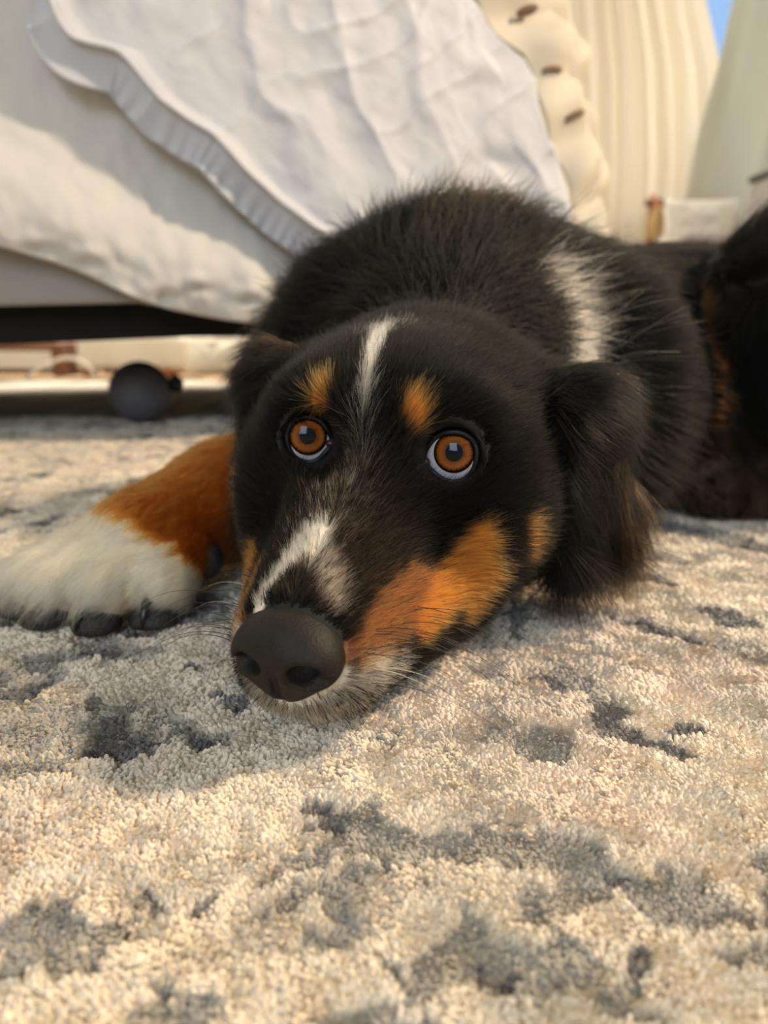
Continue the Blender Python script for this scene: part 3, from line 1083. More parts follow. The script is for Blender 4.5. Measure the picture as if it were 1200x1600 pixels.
def head_sdf(q):
    ax = np.stack([np.abs(q[:, 0]), q[:, 1], q[:, 2]], 1)
    d = ell(q, (0, -0.060, -0.004), (0.057, 0.066, 0.042))
    d = smin(d, ell(q, (0, -0.020, 0.004), (0.043, 0.036, 0.029)), 0.022)
    d = smin(d, ell(ax, (0.024, -0.010, 0.014), (0.018, 0.013, 0.011)), 0.012)          # brow
    mz = cone(q * np.array([0.94, 1, 1], np.float32), (0, 0.008, -0.026), (0, 0.068, -0.0370), 0.030, 0.0200)
    d = smin(d, mz, 0.016)
    d = smin(d, ell(q, (0, 0.000, -0.014), (0.026, 0.030, 0.022)), 0.014)
    d = smin(d, cone(ax, (0.0120, 0.064, -0.0480), (0.027, 0.010, -0.050), 0.0160, 0.023), 0.010)   # flews
    d = smin(d, ell(ax, (0.040, -0.028, -0.028), (0.028, 0.044, 0.036)), 0.018)         # cheek
    d = smin(d, cone(q, (0, 0.060, -0.0600), (0, -0.04, -0.055), 0.0150, 0.036), 0.012)   # jaw
    d = smin(d, ell(q, (0, 0.073, -0.040), (0.0150, 0.008, 0.015)), 0.006)
    d = smin(d, ell(q, (0, 0.0725, -0.0545), (0.0215, 0.0130, 0.0090)), 0.006)          # lip under the nose
    d = smin(d, ell(q, (0, -0.055, -0.050), (0.055, 0.050, 0.036)), 0.02)            # throat
    return d


def sock_sdf(q, d):
    for s in (1, -1):
        c = EYE_C[s]
        d = smin(d, ell(q, c + np.array([0.10 * s, 0.85, 0.30]) * 0.0016, (0.0152, 0.0142, 0.0138)), 0.006)      # lids bulge over the ball
        d = smax(d, -cone(q, c + APER[s] * 0.007, c + APER[s] * 0.040, 0.0102 if s > 0 else 0.0092, 0.0190), 0.0015)
    return d


def ear_rot(s):
    """thin axis, front-back axis, hanging axis of the flap"""
    n = np.array([0.93 * s, 0.34, 0.12])
    n /= np.linalg.norm(n)
    z = np.array([0.10 * s, -0.10, 1.0])
    z -= n * (z @ n)
    z /= np.linalg.norm(z)
    return np.stack([n, np.cross(z, n), z], 1)


def ear_sdf(q):
    d = None
    for s in (1, -1):
        R = ear_rot(s)
        e = ell(q, (0.079 * s, -0.062, -0.018), (0.0085, 0.032, 0.038), R)
        e = smin(e, ell(q, (0.062 * s, -0.066, 0.008), (0.024, 0.028, 0.011)), 0.014)   # folded root
        e = smin(e, cone(q, (0.088 * s, -0.080, -0.04), (0.095 * s, -0.078, -0.052), 0.010, 0.007), 0.012)
        d = e if d is None else np.minimum(d, e)
    return d


PAW = [  # toes of the stretched foreleg: tip, knuckle
    ((-0.1530, 0.306, 0.017), (-0.130, 0.332, 0.029)),
    ((-0.1290, 0.301, 0.017), (-0.117, 0.326, 0.029)),
    ((-0.1700, 0.318, 0.016), (-0.144, 0.341, 0.027)),
    ((-0.1080, 0.309, 0.016), (-0.105, 0.331, 0.027)),
]


def leg_sdf(P):
    d = cone(P, (-0.030, 0.440, 0.058), (-0.088, 0.378, 0.042), 0.036, 0.029)
    d = smin(d, cone(P, (-0.088, 0.378, 0.042), (-0.122, 0.338, 0.030), 0.028, 0.026), 0.015)
    for a, b in PAW:
        d = smin(d, cone(P, b, a, 0.0160, 0.0138), 0.006)
    return d


def body_sdf(P):
    P = P.astype(np.float32)
    q = to_head(P)
    d = head_sdf(q)
    nk = from_head((0, -0.09, -0.01))
    d = smin(d, cone(P, nk, (0.045, 0.455, 0.120), 0.046, 0.088), 0.018)
    d = smin(d, ear_sdf(q), 0.006)
    b = ell(P, (0.050, 0.500, 0.108), (0.132, 0.100, 0.104))
    b = smin(b, ell(P, (-0.012, 0.480, 0.085), (0.062, 0.070, 0.088)), 0.03)
    b = smin(b, ell(P, (0.140, 0.475, 0.085), (0.070, 0.080, 0.090)), 0.03)
    b = smin(b, cone(P, (0.09, 0.57, 0.100), (0.27, 0.640, 0.098), 0.105, 0.098), 0.04)
    b = smin(b, cone(P, (0.27, 0.640, 0.098), (0.43, 0.660, 0.092), 0.098, 0.095), 0.04)
    b = smin(b, ell(P, (0.215, 0.545, 0.062), (0.10, 0.075, 0.066)), 0.03)            # flank and belly
    d = smin(d, b, 0.02)
    d = smin(d, leg_sdf(P), 0.012)
    # thigh folded up beside the flank, hock on the rug
    t = ell(P, (0.312, 0.540, 0.118), (0.078, 0.090, 0.104))
    t = smin(t, cone(P, (0.30, 0.505, 0.06), (0.40, 0.52, 0.035), 0.035, 0.03), 0.03)
    t = smin(t, cone(P, (0.41, 0.515, 0.03), (0.24, 0.490, 0.026), 0.03, 0.026), 0.02)
    d = smin(d, t, 0.008)
    # the other foreleg folded beneath the chest
    d = smin(d, cone(P, (0.135, 0.455, 0.05), (0.10, 0.40, 0.03), 0.035, 0.026), 0.02)
    d = smin(d, cone(P, (0.10, 0.40, 0.028), (0.05, 0.36, 0.024), 0.024, 0.022), 0.012)
    # tail curled on the rug along the far hip
    d = smin(d, cone(P, (0.50, 0.66, 0.07), (0.56, 0.56, 0.03), 0.035, 0.025), 0.02)
    d = smin(d, cone(P, (0.56, 0.56, 0.03), (0.46, 0.475, 0.022), 0.025, 0.015), 0.02)
    d = sock_sdf(q, d)
    d = smax(d, 0.0005 - P[:, 2], 0.006)
    return d


BV, BF = polygonize(body_sdf, (-0.22, 0.12, -0.006), (0.60, 0.78, 0.24), 0.0025)
BN = grad(body_sdf, BV)
BN /= np.linalg.norm(BN, axis=1)[:, None] + 1e-9


def nose_sdf(P):
    q = to_head(P.astype(np.float32)) - np.array([0, 0.0010, 0.0026], np.float32)
    ax = np.stack([np.abs(q[:, 0]), q[:, 1], q[:, 2]], 1)
    d = ell(q, (0, 0.0785, -0.0372), (0.0160, 0.0150, 0.0135))
    d = smin(d, ell(ax, (0.0092, 0.0830, -0.0385), (0.0090, 0.0092, 0.0088)), 0.005)
    d = smin(d, ell(q, (0, 0.0825, -0.0462), (0.0090, 0.0085, 0.0085)), 0.006)
    # nostrils with their side slits, and the groove between them
    d = smax(d, -ell(ax, (0.0096, 0.0930, -0.0380), (0.0054, 0.0085, 0.0040)), 0.0015)
    d = smax(d, -cone(ax, (0.0110, 0.0920, -0.0398), (0.0190, 0.0860, -0.0412), 0.0028, 0.0013), 0.0012)
    d = smax(d, -cone(q, (0, 0.0940, -0.0385), (0, 0.0880, -0.0560), 0.0011, 0.0017), 0.0010)
    return d


c0 = from_head((0, 0.080, -0.038))
NV, NF = polygonize(nose_sdf, c0 - 0.034, c0 + 0.034, 0.0008)

# ------------------------------------------------------------------ the dog's coat
BLACK, BROWN = np.array([0.0028, 0.0025, 0.0024]), np.array([0.034, 0.021, 0.013])
TAN, DTAN, WHITE, GREY = np.array([0.41, 0.145, 0.031]), np.array([0.20, 0.082, 0.030]), np.array([0.80, 0.74, 0.64]), np.array([0.42, 0.37, 0.31])  # DTAN is kept dark to carry the shade on the muzzle
CREAM = np.array([0.86, 0.74, 0.55])
# markings: colour, most likely share of hairs, softness, points (x, y, z, radius) in the head's own frame
MARKS = [
    (BROWN, 0.65, 0.9, [(0, 0.030, -0.002, 0.016), (0.006, 0.046, -0.010, 0.020), (0.012, 0.060, -0.016, 0.018)]),
    (GREY, 0.28, 0.8, [(0, 0.008, 0.024, 0.004), (0, 0.020, 0.010, 0.006), (-0.002, 0.035, -0.003, 0.009), (-0.003, 0.046, -0.008, 0.010)]),
    (WHITE, 0.96, 0.30, [(-0.0088, -0.036, 0.041, 0.0050), (-0.0075, -0.028, 0.0395, 0.0046), (-0.0052, -0.016, 0.037, 0.0036), (-0.003, -0.0036, 0.0326, 0.0026), (-0.001, 0.0055, 0.0267, 0.0016), (0, 0.013, 0.018, 0.0008)]),
    (WHITE, 0.30, 0.8, [(-0.010, -0.040, 0.042, 0.010), (-0.012, -0.028, 0.039, 0.007)]),
    (TAN, 0.97, 0.35, [(0.0168, 0.0075, 0.0215, 0.0052), (0.0178, 0.0125, 0.0165, 0.0050)]),
    (TAN, 0.97, 0.35, [(-0.0185, 0.0045, 0.0245, 0.0046), (-0.0180, 0.0100, 0.0195, 0.0044)]),
    (WHITE, 0.95, 0.35, [(-0.0033, 0.0505, -0.0090, 0.0052), (-0.005, 0.0593, -0.0126, 0.0060), (-0.0092, 0.0669, -0.0163, 0.0040), (-0.0108, 0.0727, -0.0192, 0.0034), (-0.0125, 0.0798, -0.0222, 0.0036)]),
    (GREY, 0.75, 0.6, [(0.0025, 0.061, -0.0128, 0.0050), (0.0087, 0.0684, -0.0169, 0.0060), (0.0114, 0.0726, -0.0197, 0.0050)]),
    (DTAN, 0.93, 0.35, [(0.0310, 0.0420, -0.0310, 0.0100), (0.0285, 0.0520, -0.0320, 0.0110), (0.0265, 0.0630, -0.0330, 0.0105), (0.0235, 0.0760, -0.0350, 0.0075)]),  # muzzle side: shade painted into the tan
    (DTAN, 0.93, 0.35, [(-0.0280, 0.0520, -0.0320, 0.0070), (-0.0260, 0.0620, -0.0340, 0.0080), (-0.0215, 0.0740, -0.0340, 0.0070)]),
    (TAN, 0.98, 0.30, [(0.0430, 0.0170, -0.0240, 0.0075), (0.0400, 0.0265, -0.0335, 0.0090), (0.0375, 0.0390, -0.0385, 0.0080), (0.0350, 0.0490, -0.0420, 0.0065)]),
    (TAN, 0.98, 0.30, [(-0.0400, 0.0265, -0.0420, 0.0075), (-0.0375, 0.0390, -0.0430, 0.0075), (-0.0350, 0.0490, -0.0440, 0.0065)]),
    (TAN, 0.95, 0.40, [(0.0480, 0.0190, -0.0360, 0.0080), (0.0450, 0.0270, -0.0470, 0.0065)]),
    (TAN, 0.90, 0.40, [(0.0600, 0.0030, -0.0200, 0.0040), (0.0620, 0.0000, -0.0330, 0.0048)]),
    (TAN, 0.90, 0.40, [(-0.0600, 0.0030, -0.0200, 0.0040), (-0.0620, 0.0000, -0.0330, 0.0048)]),
    (WHITE * 0.8, 0.80, 0.6, [(0.0300, 0.0640, -0.0490, 0.0070), (0.0270, 0.0740, -0.0450, 0.0085), (0.0200, 0.0830, -0.0450, 0.0085), (0.0080, 0.0870, -0.0560, 0.0075), (-0.0080, 0.0870, -0.0560, 0.0075), (-0.0160, 0.0870, -0.0450, 0.0060), (-0.0200, 0.0800, -0.0370, 0.0055)]),
    (BLACK, 0.80, 0.6, [(0.0300, 0.0620, -0.0590, 0.0055), (0.0360, 0.0480, -0.0620, 0.0070), (0.0400, 0.0340, -0.0650, 0.0085)]),
    (BLACK, 0.9, 0.5, [(0.0195, 0.0735, -0.0245, 0.0030), (0.0205, 0.0665, -0.0215, 0.0035)]),
]
WMARKS = [
    (WHITE, 0.96, 0.35, [(0.084, 0.412, 0.164, 0.013), (0.092, 0.405, 0.146, 0.021), (0.098, 0.400, 0.130, 0.024), (0.102, 0.398, 0.112, 0.022)]),
    (DTAN, 0.9, 0.4, [(0.240, 0.541, 0.172, 0.006), (0.238, 0.515, 0.150, 0.008), (0.241, 0.501, 0.124, 0.007), (0.234, 0.482, 0.098, 0.005), (0.230, 0.471, 0.073, 0.005)]),
    (BROWN, 0.5, 0.8, [(0.05, 0.43, 0.19, 0.02), (0.03, 0.41, 0.18, 0.012)]),
    (BROWN, 0.75, 0.7, [(0.17, 0.47, 0.03, 0.035), (0.30, 0.48, 0.035, 0.035)]),
    (GREY, 0.5, 0.8, [(0.02, 0.47, 0.215, 0.012)]),
]


def stroke_d(P, pts):
    """distance to a chain of capsules, as a fraction of the local radius"""
    best = np.full(len(P), 9.0)
    pts = np.asarray(pts, float)
    if len(pts) == 1:
        pts = np.repeat(pts, 2, 0) + np.array([[0, 0, 0, 0], [1e-5, 0, 0, 0]])
    for a, b in zip(pts[:-1], pts[1:]):
        ba = b[:3] - a[:3]
        t = np.clip(((P - a[:3]) @ ba) / (ba @ ba), 0, 1)
        r = a[3] + (b[3] - a[3]) * t
        best = np.minimum(best, np.linalg.norm(P - a[:3] - t[:, None] * ba, axis=1) / r)
    return best


def coat_color(P, hard=False):
    """colour of the coat at points on the skin; each hair picks one of the colours that meet there"""
    n = len(P)
    q = to_head(P.astype(float))
    C = np.repeat(BLACK[None], n, 0)
    br = fbm(P * 60, 3)
    pick = np.full(n, 0.5) if hard else RNG.random(n)
    C = np.where((pick < smooth(0.5, 0.85, br) * 0.15)[:, None], BROWN * 0.6, C)
    legd = leg_sdf(P.astype(np.float32))
    leg = legd < 0.006
    nz = (fbm(P * 130, 9) - 0.5) * 0.012
    C = np.where((leg & (P[:, 0] + nz < -0.060))[:, None], TAN * np.array([0.72, 0.62, 0.5]), C)
    s = P[:, 0] * -0.68 + P[:, 1] * -0.74
    C = np.where((leg & (s + nz > -0.152 - (0.048 - P[:, 2]) * 0.9))[:, None], CREAM, C)
    for frame, marks in ((q, MARKS), (P, WMARKS)):
        for col, share, soft, pts in marks:
            d = stroke_d(frame, pts)
            near = d < 2.5
            if not near.any():
                continue
            dn = d[near] + (fbm(P[near] * 420, 5, 2) - 0.5) * 0.55
            pr = share * (1 - smooth(1 - soft, 1 + soft, dn))
            pk = np.full(near.sum(), 0.5) if hard else RNG.random(near.sum())
            w = np.where(near)[0][pk < pr]
            C[w] = col
    if not hard:
        C = C * (0.72 + 0.56 * RNG.random(n))[:, None]
    return C


m_skin = attr_color(mat('dog_skin', rough=0.75), 'tone')
dog = mesh_obj('dog', BV, BF, m_skin)
tag(dog, 'black dog with tan and white markings lying on the pale rug, chin down', 'dog')
vcol(dog, 'tone', coat_color(BV, True))

m_hair = bpy.data.materials.new('coat_hair')
m_hair.use_nodes = True
m_hair.node_tree.nodes.remove(m_hair.node_tree.nodes['Principled BSDF'])
hb = N(m_hair, 'ShaderNodeBsdfHairPrincipled')
hb.parametrization = 'COLOR'
hb.inputs['IOR'].default_value = 1.22
hb.inputs['Roughness'].default_value = 0.36
hb.inputs['Radial Roughness'].default_value = 0.55
hb.inputs['Random Roughness'].default_value = 0.3
hb.inputs['Coat'].default_value = 0.0
at_ = N(m_hair, 'ShaderNodeAttribute')
at_.attribute_name = 'tone'
L(m_hair, at_, 'Color', hb, 'Color')
L(m_hair, hb, 'BSDF', m_hair.node_tree.nodes['Material Output'], 'Surface')

# roots: triangles of the skin, split by region
TRI = np.concatenate([BF[:, [0, 1, 2]], BF[:, [0, 2, 3]]])
ta, tb, tc_ = BV[TRI[:, 0]], BV[TRI[:, 1]], BV[TRI[:, 2]]
TA = 0.5 * np.linalg.norm(np.cross(tb - ta, tc_ - ta), axis=1)
TC = (ta + tb + tc_) / 3
TN = BN[TRI].mean(1)
TQ = to_head(TC)
is_ear = ear_sdf(TQ.astype(np.float32)) < 0.0015
hd_ = head_sdf(TQ.astype(np.float32))
is_head = (hd_ < 0.004) & ~is_ear & (TQ[:, 1] > -0.115)
is_leg = (leg_sdf(TC.astype(np.float32)) < 0.006) & (TC[:, 0] < -0.045) & ~is_head & ~is_ear
bare = (TC[:, 2] < 0.003)
for s_ in (1, -1):
    # no hair inside the lids
    rel = TC - from_head(EYE_C[s_])
    axw = APER[s_] @ HB.T
    along = rel @ axw
    rad = np.linalg.norm(rel - along[:, None] * axw, axis=1)
    bare |= (along > 0) & (rad < (0.0125 if s_ > 0 else 0.0112) + 0.2 * np.maximum(along - 0.008, 0))
bare |= is_leg & (TC[:, 2] < 0.014) & (TC[:, 0] * -0.68 + TC[:, 1] * -0.74 > -0.141)
bare |= (nose_sdf(TC.astype(np.float32)) < 0.0006)


def sample(mask, density, seed_jit=0.0):
    w = np.where(mask & ~bare, TA * density, 0)
    n = RNG.poisson(w)
    i = np.repeat(np.arange(len(w)), n)
    r1, r2 = np.sqrt(RNG.random(len(i))), RNG.random(len(i))
    b = np.stack([1 - r1, r1 * (1 - r2), r1 * r2], 1)
    P = (BV[TRI[i]] * b[:, :, None]).sum(1)
    Nn = (BN[TRI[i]] * b[:, :, None]).sum(1)
    return P, Nn / np.linalg.norm(Nn, axis=1)[:, None]


def nvec(P, scale, seed):
    return np.stack([vnoise(P * scale, seed + k) for k in range(3)], 1) * 2 - 1


def strands(P, Nn, flow, length, lift, k, clump=0.0, cell=0.008, droop=0.0, jit=0.15, wav=0.0):
    t = flow - Nn * (flow * Nn).sum(1)[:, None]
    t /= np.linalg.norm(t, axis=1)[:, None] + 1e-6
    n = len(P)
    t = t + RNG.normal(0, jit, (n, 3))
    s = np.linspace(0, 1, k)
    ln = length[:, None, None]
    lf = np.asarray(lift)
    lf = (lf if lf.ndim else np.full(n, lf))[:, None, None]
    S = s[None, :, None]
    X = P[:, None] + t[:, None] * ln * S + Nn[:, None] * ln * lf * S * (1 - 0.55 * S)
    X[:, :, 2] -= (droop * ln * S * S)[:, :, 0]
    if wav:
        X += nvec(P, 90, 31)[:, None] * ln * wav * S * S + nvec(P, 260, 41)[:, None] * ln * wav * 0.5 * np.sin(S * 5.0)
    if clump:
        cid = np.floor(P / cell)
        ctr = (cid + 0.5) * cell
        X -= (P - ctr)[:, None] * clump * (S ** 1.5)
    X[:, :, 2] = np.maximum(X[:, :, 2], 0.0015)
    return X


def radii(n, k, r0, taper=0.25):
    return np.repeat((r0 * (1 - (1 - taper) * np.linspace(0, 1, k) ** 1.5))[None], n, 0) * (0.75 + 0.5 * RNG.random(n))[:, None]


def head_flow(q):
    x, y, z = q.T
    fwd = smooth(0.015, 0.06, y)
    back = 1 - smooth(-0.03, 0.03, y)
    side = smooth(0.012, 0.035, np.abs(x))
    f = np.stack([np.sign(x) * (0.10 + 0.55 * side * back + 0.25 * fwd), -np.ones_like(x), 0.10 - 0.55 * side * smooth(0.0, -0.04, z)], 1)
    lips = smooth(0.060, 0.085, y) * smooth(-0.040, -0.052, z)
    f += lips[:, None] * np.array([0, 0.5, -1.0])
    return f @ HB.T


FUR = []
# face
P, Nn = sample(is_head, np.where(TQ[:, 1] > -0.07, 8.5e6, 3.0e6) * np.where(TC[:, 2] < 0.012, 0.7, 1))
q = to_head(P)
ln = 0.0045 + 0.004 * (1 - smooth(0.0, 0.06, q[:, 1])) + 0.009 * smooth(0.02, -0.05, q[:, 1]) * smooth(0.03, 0.05, np.abs(q[:, 0])) + 0.002 * smooth(0, -0.06, q[:, 1])
ln += 0.014 * smooth(0.0, -0.05, q[:, 1]) * smooth(-0.02, -0.05, q[:, 2])
ln *= 0.75 + 0.5 * RNG.random(len(P))
lift = 0.30 + 0.15 * smooth(0.0, -0.06, q[:, 1]) + 0.1 * RNG.random(len(P))
X = strands(P, Nn, head_flow(q), ln, lift, 5, clump=0.25, cell=0.0035, jit=0.16)
FUR.append(('face_fur', X, radii(len(P), 5, 0.000085), coat_color(P)))
# ears
P, Nn = sample(is_ear, 3.4e6)
q = to_head(P)
sx = np.sign(q[:, 0])
low = smooth(0.015, -0.045, q[:, 2])
fl = np.stack([sx * (0.65 - 0.55 * low), -0.25 - 0.2 * low, -0.45 - 0.75 * low], 1)
fl += nvec(P, 70, 71) * 0.35
ln = (0.016 + 0.012 * low) * (0.6 + 0.6 * RNG.random(len(P)))
X = strands(P, Nn, fl, ln, 0.30, 8, clump=0.75, cell=0.007, droop=0.25, jit=0.14, wav=0.14)
C = coat_color(P)
rust = (fbm(P * 70, 15) > 0.47) & (q[:, 1] < -0.065) & (RNG.random(len(P)) < 0.30)
C[rust] = DTAN * 0.8
FUR.append(('ear_fur', X, radii(len(P), 8, 0.000095, 0.2), C))
# forelegs
P, Nn = sample(is_leg, 2.6e6)
s = P[:, 0] * -0.68 + P[:, 1] * -0.74
paw = smooth(-0.150, -0.115, s)
fl = np.array([-0.68, -0.70, -0.10])[None] + np.array([0.1, -0.2, -0.5])[None] * paw[:, None] + nvec(P, 110, 81) * 0.3
ln = (0.009 + 0.004 * paw) * (0.65 + 0.6 * RNG.random(len(P)))
X = strands(P, Nn, fl, ln, 0.35, 6, clump=0.6, cell=0.006, jit=0.15, droop=0.15)
FUR.append(('leg_fur', X, radii(len(P), 6, 0.000110), coat_color(P)))
# neck, body, haunch
bm_ = ~is_head & ~is_ear & ~is_leg
seen = np.where(TC[:, 1] < 0.60, 1.0, 0.5) * np.where((TC[:, 2] > 0.02), 1, 0.5) * np.where(TC[:, 0] > 0.36, 0.3, 1.0)
P, Nn = sample(bm_, 0.80e6 * seen)
neck = 1 - smooth(0.40, 0.52, P[:, 1])
neck *= 1 - smooth(0.13, 0.2, P[:, 0])
th = smooth(0.23, 0.27, P[:, 0]) * (1 - smooth(0.55, 0.62, P[:, 1]))
NRAD = P - np.array([0.01, 0.30, 0.11])
fl = np.stack([0.75 * np.ones(len(P)), 0.45 * np.ones(len(P)), -0.45 * np.ones(len(P))], 1)
fl = fl * (1 - neck)[:, None] + neck[:, None] * (NRAD / np.linalg.norm(NRAD, axis=1)[:, None] + np.array([0, 0.45, -0.25]))
fl = fl * (1 - th)[:, None] + th[:, None] * np.stack([-0.25 * np.ones(len(P)), -0.35 * np.ones(len(P)), -0.75 + 1.6 * smooth(0.15, 0.21, P[:, 2])], 1)
fl += nvec(P, 35, 91) * 0.45
ln = (0.030 + 0.008 * neck) * (0.6 + 0.6 * RNG.random(len(P)))
ln *= 1 - 0.6 * (1 - smooth(0.02, 0.06, P[:, 2]))
ln *= 1 - 0.55 * smooth(0.14, 0.17, P[:, 0]) * (1 - th)
X = strands(P, Nn, fl, ln, 0.19, 7, clump=0.5, cell=0.010, droop=0.18, jit=0.16, wav=0.10)
FUR.append(('body_fur', X, radii(len(P), 7, 0.000190, 0.2), coat_color(P)))
for nm, X, R_, C_ in FUR:
    o = curves_obj(nm, X, R_, C_, m_hair, dog)
    o['kind'] = 'stuff'

# nose
m_nose = noise_mat('nose_leather', (0.009, 0.007, 0.006), (0.015, 0.011, 0.009), 220, 0.55, 0.16, 1100, Specular_IOR_Level=0.28)
nose = mesh_obj('nose', NV, NF, m_nose, dog)
nose['label'] = 'dark brown leathery nose with open nostrils'

# eyes
m_sclera = mat('eye_white', (0.86, 0.86, 0.90), 0.25)
m_pupil = mat('pupil_black', (0.001, 0.001, 0.001), 0.6, Specular_IOR_Level=0.0)
m_lid = mat('eyelid_skin', (0.004, 0.0035, 0.0035), 0.45, Specular_IOR_Level=0.3)
m_tear = mat('tear_corner', (0.060, 0.022, 0.022), 0.3)
m_iris = mat('iris_amber', (0.3, 0.1, 0.02), 0.6, Specular_IOR_Level=0.0)
tc = N(m_iris, 'ShaderNodeTexCoord')
sp = N(m_iris, 'ShaderNodeSeparateXYZ')
L(m_iris, tc, 'Object', sp, 'Vector')
ln_ = N(m_iris, 'ShaderNodeVectorMath', operation='MULTIPLY')
ln_.inputs[1].default_value = (1, 1, 0)
L(m_iris, tc, 'Object', ln_, 0)
le = N(m_iris, 'ShaderNodeVectorMath', operation='LENGTH')
L(m_iris, ln_, 'Vector', le, 0)
mr = N(m_iris, 'ShaderNodeMapRange')
mr.inputs['From Min'].default_value = 0.0025
mr.inputs['From Max'].default_value = 0.0071
L(m_iris, le, 'Value', mr, 'Value')
nrm = N(m_iris, 'ShaderNodeVectorMath', operation='NORMALIZE')
L(m_iris, ln_, 'Vector', nrm, 0)
nz_ = N(m_iris, 'ShaderNodeTexNoise')
nz_.inputs['Scale'].default_value = 9.0
nz_.inputs['Detail'].default_value = 5
L(m_iris, nrm, 'Vector', nz_, 'Vector')
ad = N(m_iris, 'ShaderNodeMath', operation='MULTIPLY_ADD')
ad.inputs[1].default_value = 0.55
L(m_iris, nz_, 'Fac', ad, 0)
sb_ = N(m_iris, 'ShaderNodeMath', operation='SUBTRACT')
sb_.inputs[1].default_value = 0.27
L(m_iris, mr, 'Result', sb_, 0)
L(m_iris, sb_, 'Value', ad, 2)
rp_ = N(m_iris, 'ShaderNodeValToRGB')
e = rp_.color_ramp.elements
e[0].position, e[0].color = 0.0, (0.030, 0.010, 0.003, 1)
e[1].position, e[1].color = 1.0, (0.030, 0.010, 0.004, 1)
for p_, c_ in ((0.16, (0.09, 0.026, 0.005, 1)), (0.42, (0.24, 0.070, 0.010, 1)), (0.66, (0.34, 0.105, 0.016, 1)), (0.84, (0.22, 0.062, 0.010, 1)), (0.95, (0.07, 0.02, 0.004, 1))):
    n_ = e.new(p_)
    n_.color = c_
L(m_iris, ad, 'Value', rp_, 'Fac')
L(m_iris, rp_, 'Color', m_iris.node_tree.nodes['Principled BSDF'], 'Base Color')
m_cornea = bpy.data.materials.new('cornea')
m_cornea.use_nodes = True
m_cornea.node_tree.nodes.remove(m_cornea.node_tree.nodes['Principled BSDF'])
tr = N(m_cornea, 'ShaderNodeBsdfTransparent')
gl = N(m_cornea, 'ShaderNodeBsdfGlossy')
gl.inputs['Roughness'].default_value = 0.02
fr = N(m_cornea, 'ShaderNodeFresnel')
fr.inputs['IOR'].default_value = 1.36
mx = N(m_cornea, 'ShaderNodeMixShader')
L(m_cornea, fr, 'Fac', mx, 0)
L(m_cornea, tr, 'BSDF', mx, 1)
L(m_cornea, gl, 'BSDF', mx, 2)
L(m_cornea, mx, 'Shader', m_cornea.node_tree.nodes['Material Output'], 'Surface')


def dome(r_of, z_of, nr, na):
    """surface of revolution about the local z axis"""
    V, Fc = [], []
    for i in range(nr):
        for k in range(na):
            a = 2 * math.pi * k / na
            V.append((r_of(i) * math.cos(a), r_of(i) * math.sin(a), z_of(i)))
    for i in range(nr - 1):
        for k in range(na):
            k2 = (k + 1) % na
            Fc.append([i * na + k, i * na + k2, (i + 1) * na + k2, (i + 1) * na + k])
    return np.array(V), Fc


from mathutils import Matrix
IR = 0.0074
for s_ in (1, -1):
    c_ = from_head(EYE_C[s_])
    g_, rt_, up_ = GAZE[s_]
    M = Matrix.Identity(4)
    for k, v in enumerate((rt_, up_, g_)):
        for r in range(3):
            M[r][k] = v[r]
        M[k][3] = c_[k]
    zi = math.sqrt(EYE_R ** 2 - IR ** 2)
    a0 = math.asin(IR / EYE_R)
    V, Fc = dome(lambda i: EYE_R * math.sin(a0 + (math.pi - a0) * i / 23), lambda i: EYE_R * math.cos(a0 + (math.pi - a0) * i / 23), 24, 40)
    eye = fix_normals(mesh_obj('eye', V, Fc, m_sclera))
    eye.matrix_world = M
    eye.parent = dog
    V, Fc = dome(lambda i: 0.0001 + IR * i / 12 * 1.01, lambda i: zi - 0.0008 * (1 - i / 12) + 0.0000, 13, 48)
    ir = fix_normals(mesh_obj('iris', V, Fc, m_iris))
    V, Fc = dome(lambda i: 0.0001 + 0.0032 * i / 5, lambda i: zi - 0.00045 + 0.0001 * (1 - i / 5), 6, 32)
    pu = fix_normals(mesh_obj('pupil', V, Fc, m_pupil))
    V, Fc = dome(lambda i: 0.0001 + (IR + 0.0002) * math.sin(i / 14 * math.pi / 2), lambda i: zi - 0.0001 + 0.0031 * math.cos(i / 14 * math.pi / 2), 15, 48)
    co = fix_normals(mesh_obj('cornea', V, Fc, m_cornea))
    for o in (ir, pu, co):
        o.parent = eye
    # lids: a soft dark rim that follows the opening
    lp = LID_PTS[s_]
    lp = np.concatenate([lp, lp[:1]])
    nlp = len(lp) - 1
    V, Fc = [], []
    for i in range(nlp):
        p = lp[i]
        T = lp[(i + 1) % nlp] - lp[i - 1]
        T /= np.linalg.norm(T)
        o_ = p - c_
        o_ /= np.linalg.norm(o_)
        b_ = np.cross(T, o_)
        ctr_ = lp[:-1].mean(0)
        if (p - ctr_) @ b_ < 0:
            b_ = -b_
        for k, (u_, w_) in enumerate(((-0.0004, -0.0006), (-0.0003, 0.0005), (0.0006, 0.0012), (0.0018, 0.0009), (0.0036, -0.0008), (0.0048, -0.0036))):
            V.append(p + b_ * u_ + o_ * w_)
    for i in range(nlp):
        j = (i + 1) % nlp
        for k in range(5):
            Fc.append([i * 6 + k, j * 6 + k, j * 6 + k + 1, i * 6 + k + 1])
    lid = fix_normals(mesh_obj('eyelid', V, Fc, m_lid, dog))
    ii = int(np.argmin([(p - c_) @ (rt_ * s_ + up_ * 0.25) for p in lp[:-1]]))
    pt = c_ + (lp[ii] - c_) * 0.985
    V, Fc = polygonize(lambda P: ell(P, pt, (0.0024, 0.0024, 0.0018)), pt - 0.005, pt + 0.005, 0.0007)
    mesh_obj('tear_duct', V, Fc, m_tear, dog)

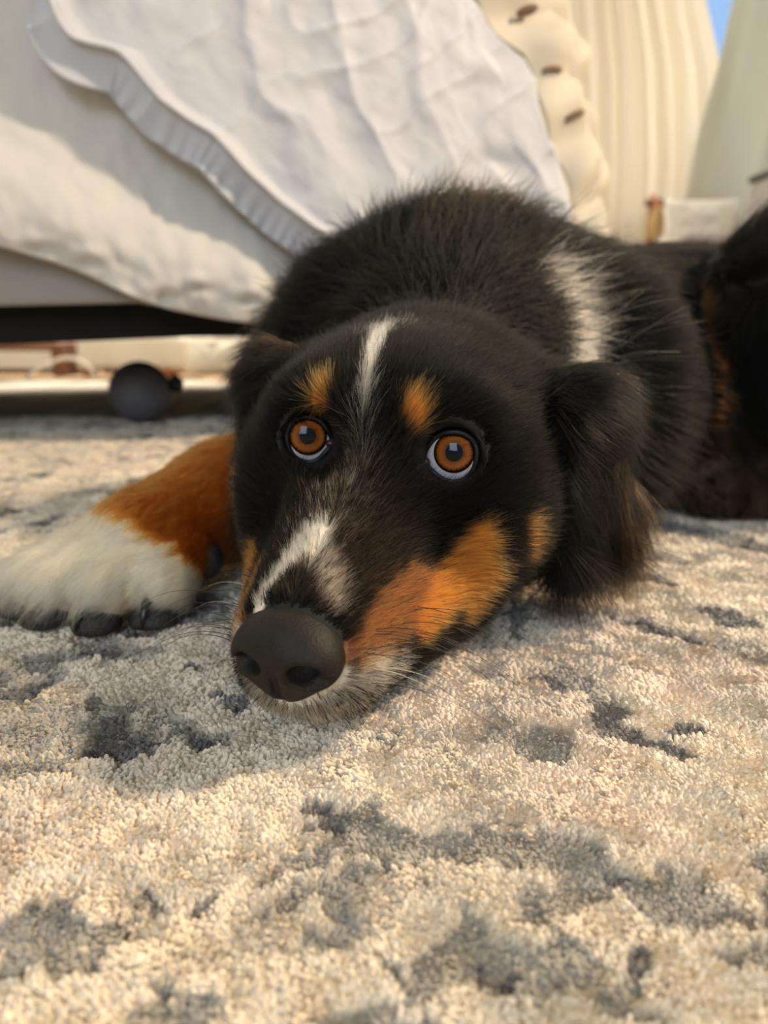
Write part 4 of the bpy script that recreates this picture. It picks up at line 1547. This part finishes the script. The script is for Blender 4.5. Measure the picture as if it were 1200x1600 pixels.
# pads and claws of the stretched paw
m_pad = noise_mat('pad_leather', (0.016, 0.014, 0.014), (0.035, 0.030, 0.030), 300, 0.55, 0.4, 900)
m_claw = mat('claw_horn', (0.020, 0.016, 0.014), 0.25)
for a, b in PAW:
    a, b = np.array(a), np.array(b)
    d_ = (a - b) / np.linalg.norm(a - b)
    pc = a + d_ * 0.0105 + np.array([0, 0, -0.0095])
    V, Fc = polygonize(lambda P: ell(P, pc, (0.0115, 0.0105, 0.0080)), pc - 0.016, pc + 0.016, 0.0012)
    V[:, 2] = np.maximum(V[:, 2], 0.0008)
    mesh_obj('toe_pad', V, Fc, m_pad, dog)
    c0_ = a + d_ * 0.011 + np.array([0, 0, 0.002])
    tube('claw', [c0_, c0_ + d_ * 0.005 + np.array([0, 0, 0.0010]), c0_ + d_ * 0.0095 + np.array([0, 0, -0.0012]), c0_ + d_ * 0.0125 + np.array([0, 0, -0.0052])], [0.0030, 0.0026, 0.0017, 0.0004], m_claw, dog)
pc = np.array([-0.0905, 0.331, 0.021])
V, Fc = polygonize(lambda P: ell(P, pc, (0.008, 0.008, 0.010)), pc - 0.014, pc + 0.014, 0.0012)
mesh_obj('carpal_pad', V, Fc, m_pad, dog)

# whiskers
m_wh = mat('whisker_black', (0.012, 0.010, 0.010), 0.35)
Pw, Cw = [], []
wr = np.random.default_rng(3)
for s_ in (1, -1):
    for k in range(20):
        y0 = 0.045 + 0.034 * wr.random()
        z0 = -0.030 - 0.020 * wr.random()
        x0 = s_ * (0.033 - 0.25 * max(0, y0 - 0.045))
        l_ = 0.030 + 0.030 * wr.random()
        dv = np.array([s_ * (0.9 + 0.3 * wr.random()), -0.15 - 0.5 * wr.random() + (0.3 if s_ < 0 else 0.25), 0.05 + 0.3 * wr.random()])
        dv /= np.linalg.norm(dv)
        t = np.linspace(0, 1, 9)[:, None]
        p = np.array([x0 * 0.9, y0, z0]) + dv * l_ * t + np.array([s_ * 0.05, -0.1, -0.75 - 0.3 * wr.random()]) * l_ * t ** 2.0 * 0.75
        w_ = from_head(p)
        w_[:, 2] = np.maximum(w_[:, 2], 0.002)
        Pw.append(w_)
        Cw.append((0.6, 0.5, 0.4) if wr.random() < 0.15 else (0.01, 0.01, 0.01))
Pw = np.array(Pw)
rw = np.repeat((0.00013 * (1 - 0.8 * np.linspace(0, 1, 9)))[None], len(Pw), 0)
o = curves_obj('whiskers', Pw, rw, np.array(Cw), attr_color(mat('whisker', rough=0.35), 'tone'), dog)
o['kind'] = 'stuff'
